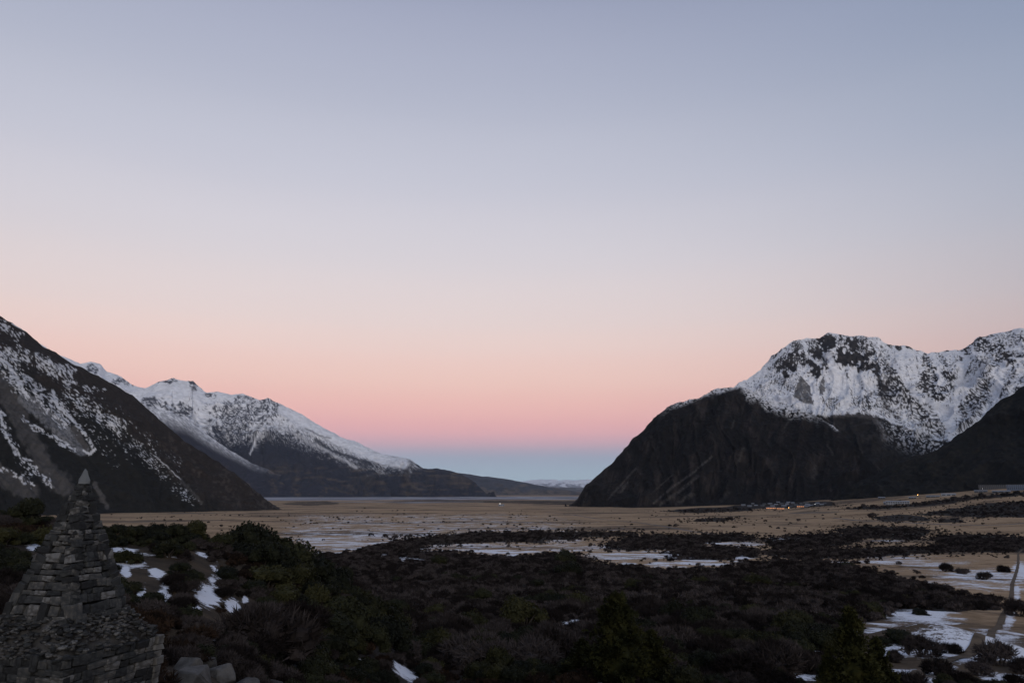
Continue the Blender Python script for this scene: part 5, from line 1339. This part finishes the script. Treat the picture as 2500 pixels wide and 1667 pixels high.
# rubble skirt
skirt = frustum(HP - 0.08, Z_PL - Zc - 0.06, HB0 - 0.05, Z_PY - Zc - 0.06, M_BOULDER, 'rubble_bed', cairn)
rg = random.Random(5); n3 = 0; hidden = []
for face in range(4):
    for k in range(149 if face in VISF else 90):
        t = rg.random() ** 0.9; a = HP + 0.02 + (HB0 - 0.04 - HP) * t
        u = rg.uniform(-a, a); zz = Z_PL - Zc + (Z_PY - Z_PL) * t - 0.02 + rg.uniform(-.03, .03)
        s = rg.uniform(0.022, 0.062)
        M_ = (Matrix.Rotation(face * math.pi / 2, 4, 'Z') @ Matrix.Translation((u, -a, zz)) @ Matrix.Rotation(rg.uniform(0, 6.28), 4, 'Z') @ Matrix.Rotation(rg.uniform(-.5, .5), 4, 'X')
              @ Matrix.Diagonal((s * rg.uniform(0.9, 1.6), s * rg.uniform(0.8, 1.3), s * rg.uniform(0.45, 0.8), 1)))
        me = rg.choice(RS)
        if face in VISF:
            o = bpy.data.objects.new('rubble_stone', me); link(o, skirt); o.matrix_local = M_; n3 += 1
        else:
            hidden.append((me, M_))
joined(hidden, 'rear_rubble', M_STONE, skirt)
small = []
for k in range(900):
    face = rg.randrange(4); t = rg.random(); a = HP + (HB0 - 0.03 - HP) * t; s = rg.uniform(0.018, 0.04)
    small.append((rg.choice(RS), Matrix.Rotation(face * math.pi / 2, 4, 'Z') @ Matrix.Translation((rg.uniform(-a, a), -a, Z_PL - Zc + (Z_PY - Z_PL) * t - 0.035))
                  @ Matrix.Rotation(rg.uniform(0, 6.28), 4, 'Z') @ Matrix.Diagonal((s * 1.4, s, s * 0.7, 1))))
joined(small, 'small_rubble', M_BOULDER, skirt)
# pointed cap stone and its two bed slabs
rgn = np.random.default_rng(3)
cv_ = []
for zz, s in ((0.0, 0.115), (0.07, 0.10), (0.14, 0.062), (0.2, 0.034), (0.235, 0.014)):
    for k in range(6):
        a = k * math.pi / 3 + 0.2
        cv_.append((s * math.cos(a) * rgn.uniform(.8, 1.1) + 0.01, s * math.sin(a) * rgn.uniform(.6, .85), zz + rgn.uniform(-.012, .012)))
cf_ = [tuple(range(5, -1, -1)), tuple(range(24, 30))] + [(r_ * 6 + k, r_ * 6 + (k + 1) % 6, r_ * 6 + 6 + (k + 1) % 6, r_ * 6 + 6 + k) for r_ in range(4) for k in range(6)]
cap = obj('cap_stone', mesh_from('cap_stone', cv_, cf_, plain_mat('cap_stone_rock', (0.13, 0.14, 0.145), 0.85)), cairn, (0, 0, Z_TOP - Zc - 0.01))
print('cairn stones', n1, n2, n3)

# boulders beside the cairn
BO = [crag_mesh('boulder', 600 + i, M_BOULDER, 12 + i) for i in range(5)]
for i, (px, py, w, hz, lab) in enumerate(BOULDERS):
    x, y, z, r = hit(px, min(py + w * 0.25, 1740), 5.0)
    if px < 300:
        x, y, z, r = at(px, 10.6, 1660)
    hw = w / 2 / F * r * 1.4 * math.cos(math.atan2(x, y)) ** 1.7
    o = obj('boulder', BO[i % 5], None, (x, y, z + hw * hz * 0.35)); o.scale = (hw, hw * 0.9, hw * hz * 1.25); o.rotation_euler = (random.uniform(-.2, .2), random.uniform(-.2, .2), random.uniform(0, 6.28))
    tag(o, lab, 'boulder')
# rocks on the hillside behind the cairn
ROCKS = [(20, 1285, 40), (60, 1280, 36), (95, 1290, 30), (130, 1300, 26), (5, 1300, 28), (360, 1298, 18), (372, 1292, 14), (345, 1330, 16), (410, 1342, 18), (300, 1300, 16), (430, 1338, 14), (352, 1275, 12), (1395, 1590, 34), (1370, 1600, 26), (1415, 1582, 22), (1278, 1628, 26)]
for i, (px, py, w) in enumerate(ROCKS):
    x, y, z, r = at(px, 48 + (i * 7) % 14, py) if py < 1400 else hit(px, py)
    hw = w / 2 / F * r * math.cos(math.atan2(x, y)) ** 1.6
    o = obj('rock', BO[(i * 2) % 5], None, (x, y, z + hw * 0.3)); o.scale = (hw, hw * 0.9, hw * 0.7); o.rotation_euler = (random.uniform(-.3, .3), 0, random.uniform(0, 6.28))
    tag(o, ('grey rock in the rock pile left of the cairn tip' if px < 200 else 'small grey rock among bushes just right of the cairn') if py < 1400 else 'grey rock half hidden in the foreground scrub', 'rock', 'rocks on the hillside' if py < 1400 else 'rocks in the scrub')

# rust-brown heath mounds at the bottom
for i, (px, py, w) in enumerate([(1440, 1640, 110), (1500, 1648, 90), (1385, 1650, 70), (1310, 1648, 80), (790, 1500, 70), (830, 1515, 60), (560, 1530, 60), (620, 1560, 70), (600, 1390, 60), (330, 1365, 40)]):
    x, y, z, r = hit(px, min(py + 0.25 * w, 1685)); hw = w / 2 / F * r * math.cos(math.atan2(x, y)) ** 1.6
    plant('heath_shrub', RU[i % 2], STEM[i % 2], (x, y, z - 0.05), hw, 'low rust-brown heath shrub in the foreground', 'shrub', 'rust-brown heath shrubs', 0.8)

# ------------------------------------------------------------------ the village
M_WALL = plain_mat('house_wall', (0.11, 0.11, 0.115)); M_WALLP = plain_mat('pale_wall', (0.28, 0.29, 0.31)); M_ROOF = plain_mat('house_roof', (0.22, 0.24, 0.27), 0.5, 0.4); M_ROOFD = plain_mat('dark_roof', (0.05, 0.055, 0.06), 0.5, 0.4)
M_DARKW = plain_mat('unlit_window', (0.02, 0.025, 0.03), 0.2, 0.5)
M_LIT = plain_mat('lit_window', (0.8, 0.4, 0.2), 0.5, 0.2, (1.0, 0.36, 0.12), 0.5)
M_WHITE_L = plain_mat('white_lamp', (0.9, 0.9, 0.9), 0.5, 0.2, (1.0, 0.97, 0.9), 25)
M_ORANGE_L = plain_mat('orange_lamp', (0.9, 0.6, 0.3), 0.5, 0.2, (1.0, 0.5, 0.14), 25)
M_METAL = plain_mat('lamp_metal', (0.2, 0.2, 0.2), 0.4, 0.5)

def box(x0, x1, y0, y1, z0, z1):
    v = [(x0, y0, z0), (x1, y0, z0), (x1, y1, z0), (x0, y1, z0), (x0, y0, z1), (x1, y0, z1), (x1, y1, z1), (x0, y1, z1)]
    return v, [(0, 3, 2, 1), (4, 5, 6, 7), (0, 1, 5, 4), (1, 2, 6, 5), (2, 3, 7, 6), (3, 0, 4, 7)]

def house(name, px, py, L, Wd, H, roofh, wall, roof, label, group=None, lit=0, nwin=3, storeys=1, cat='house'):
    x, y, z, r = hit(px, py)
    z -= 1.0
    a = math.atan2(x, y); o = empty(name, (x, y, z), -a + random.uniform(-.15, .15)); H = H + 1.0
    v, f = box(-L / 2, L / 2, -Wd / 2, Wd / 2, 0, H)
    obj('wall', mesh_from('wall', v, f, wall), o)
    e = 0.5
    if roofh > 0:
        v = [(-L / 2 - e, -Wd / 2 - e, H - .1), (L / 2 + e, -Wd / 2 - e, H - .1), (L / 2 + e, Wd / 2 + e, H - .1), (-L / 2 - e, Wd / 2 + e, H - .1), (-L / 2 - e, 0, H + roofh), (L / 2 + e, 0, H + roofh)]
        f = [(0, 1, 5, 4), (2, 3, 4, 5), (0, 4, 3), (1, 2, 5), (0, 3, 2, 1)]
    else:
        v, f = box(-L / 2 - e, L / 2 + e, -Wd / 2 - e, Wd / 2 + e, H + .003, H + 0.6)
    obj('roof', mesh_from('roof', v, f, roof), o)
    for s in range(storeys):
        hs = (H - 1) / storeys; z0 = 1 + s * hs + hs * 0.3
        for k in range(nwin):
            cx = (k + 0.5) / nwin * L - L / 2; ww = L / nwin * 0.34
            v, f = box(cx - ww, cx + ww, -Wd / 2 - 0.06, -Wd / 2 - 0.004, z0, z0 + hs * 0.52)
            on = lit and (lit == 2 or random.random() < 0.35)
            obj('window', mesh_from('window', v, f, M_LIT if on else M_DARKW), o)
    return tag(o, label, cat, group)

GV = 'small houses of the village below the cliff'; LV = 'small dark house with a pale roof in the village below the cliff'
for i, (px, py) in enumerate([(1838, 1231), (1852, 1229), (1866, 1232), (1880, 1231), (1895, 1234), (1908, 1231), (1922, 1233), (1936, 1230), (1944, 1234), (1972, 1233), (1980, 1236), (1990, 1234), (1996, 1231), (2006, 1233), (2014, 1231),
                              (1886, 1237), (1914, 1237), (1932, 1239), (1970, 1238), (1846, 1235), (1862, 1236), (1815, 1235), (1830, 1237), (1956, 1231), (1925, 1228), (1900, 1228), (1968, 1229)]):
    house('village_house', px, py, random.uniform(9, 17), random.uniform(7, 10), random.uniform(2.8, 4.5), random.uniform(1.5, 2.8), M_WALL, [M_ROOF, M_ROOF, M_ROOFD][i % 3], ('dark-roofed' if i % 3 == 2 else 'pale-roofed') + ' village house ' + ('left of the lit lodges' if px < 1868 else 'behind the lit lodges' if px < 1940 else 'at the right end of the village'), GV)
house('long_building', 1808, 1230, 44, 12, 4.5, 2, M_WALLP, M_ROOF, 'long pale building at the left end of the village', None, 0, 8, cat='building')
house('lodge', 1882, 1242, 30, 12, 4.6, 2.0, M_WALL, M_ROOFD, 'lodge with a row of orange lit windows, leftmost lit building', None, 2, 6, cat='building')
house('lodge', 1906, 1243, 23, 12, 4.6, 2.0, M_WALL, M_ROOFD, 'lodge with orange lit windows beside the leftmost lit building', None, 2, 5, cat='building')
house('lodge', 1955, 1238, 22, 12, 4.6, 2.0, M_WALL, M_ROOFD, 'house with orange lit windows at the right of the village', None, 2, 4, cat='building')
house('long_building', 2192, 1231, 58, 14, 8, 2, M_WALLP, M_ROOF, 'long pale two-storey building right of the village', None, 0, 10, 2, 'building')
house('long_building', 2168, 1231, 22, 12, 6, 2, M_WALLP, M_ROOF, 'shorter pale building beside the long two-storey one', None, 0, 5, 2, 'building')
house('village_house', 2153, 1217, 20, 10, 4, 2, M_WALL, M_ROOF, 'small pale-roofed house alone on the dark slope')
house('village_house', 2278, 1214, 36, 10, 4, 2, M_WALL, M_ROOF, 'long low house right of the orange street lamp')
house('village_house', 2228, 1217, 20, 10, 4, 2, M_WALL, M_ROOF, 'low house left of the orange street lamp')
house('village_house', 2316, 1210, 38, 11, 5, 2.5, M_WALLP, M_ROOF, 'pale long-roofed house on the slope below the hotel')
house('village_house', 2395, 1202, 34, 10, 5, 2, M_WALL, M_ROOF, 'dim house on the slope left of the hotel')
house('village_house', 2445, 1203, 44, 10, 5, 2, M_WALL, M_ROOF, 'dim long house below the hotel')
house('hotel', 2428, 1194, 84, 16, 14, 0, M_WALL, M_ROOFD, 'wide flat-roofed dark hotel on the slope', None, 0, 16, 4, 'hotel')
house('hotel', 2490, 1196, 62, 16, 15, 0, plain_mat('blue_grey_wall', (0.12, 0.15, 0.21)), M_ROOF, 'blue-grey hotel wing at the right edge', None, 0, 12, 4, 'hotel')

def street_lamp(px, py, mat, label, h=7.0, size=0.45):
    x, y, z, r = hit(px, py)
    o = empty('street_lamp', (x, y, z))
    obj('pole', tri_soup('pole', np.array(tube((0, 0, -0.5), (0, 0, h), 0.12, 0.07, 8) + tube((0, 0, h), (0, -0.9, h + 0.3), 0.06, 0.05, 6)), M_METAL), o)
    v = ICO1 * np.array([size, size, size * 0.6]) + np.array([0, -0.9, h + 0.1])
    obj('lamp_head', mesh_from('lamp_head', v, ICO1F, mat), o)
    return tag(o, label, 'street lamp')
street_lamp(2241, 1216, M_ORANGE_L, 'street lamp glowing orange on the dark slope', 10, 0.85)
street_lamp(1221, 1233, M_WHITE_L, 'white lamp shining alone far out on the plain', 9, 0.75)
street_lamp(1926, 1244, M_ORANGE_L, 'small yellow lamp at the right end of the lit lodges', 6, 0.7)
street_lamp(1990, 1237, M_WHITE_L, 'white lamp among the village houses', 8, 0.4)
street_lamp(2399, 1199, M_WHITE_L, 'small white lamp left of the hotel', 8, 0.4)
house('village_house', 1224, 1235, 26, 12, 5, 3, M_WALLP, M_ROOF, 'lone pale shed by the white lamp far out on the plain', cat='shed')
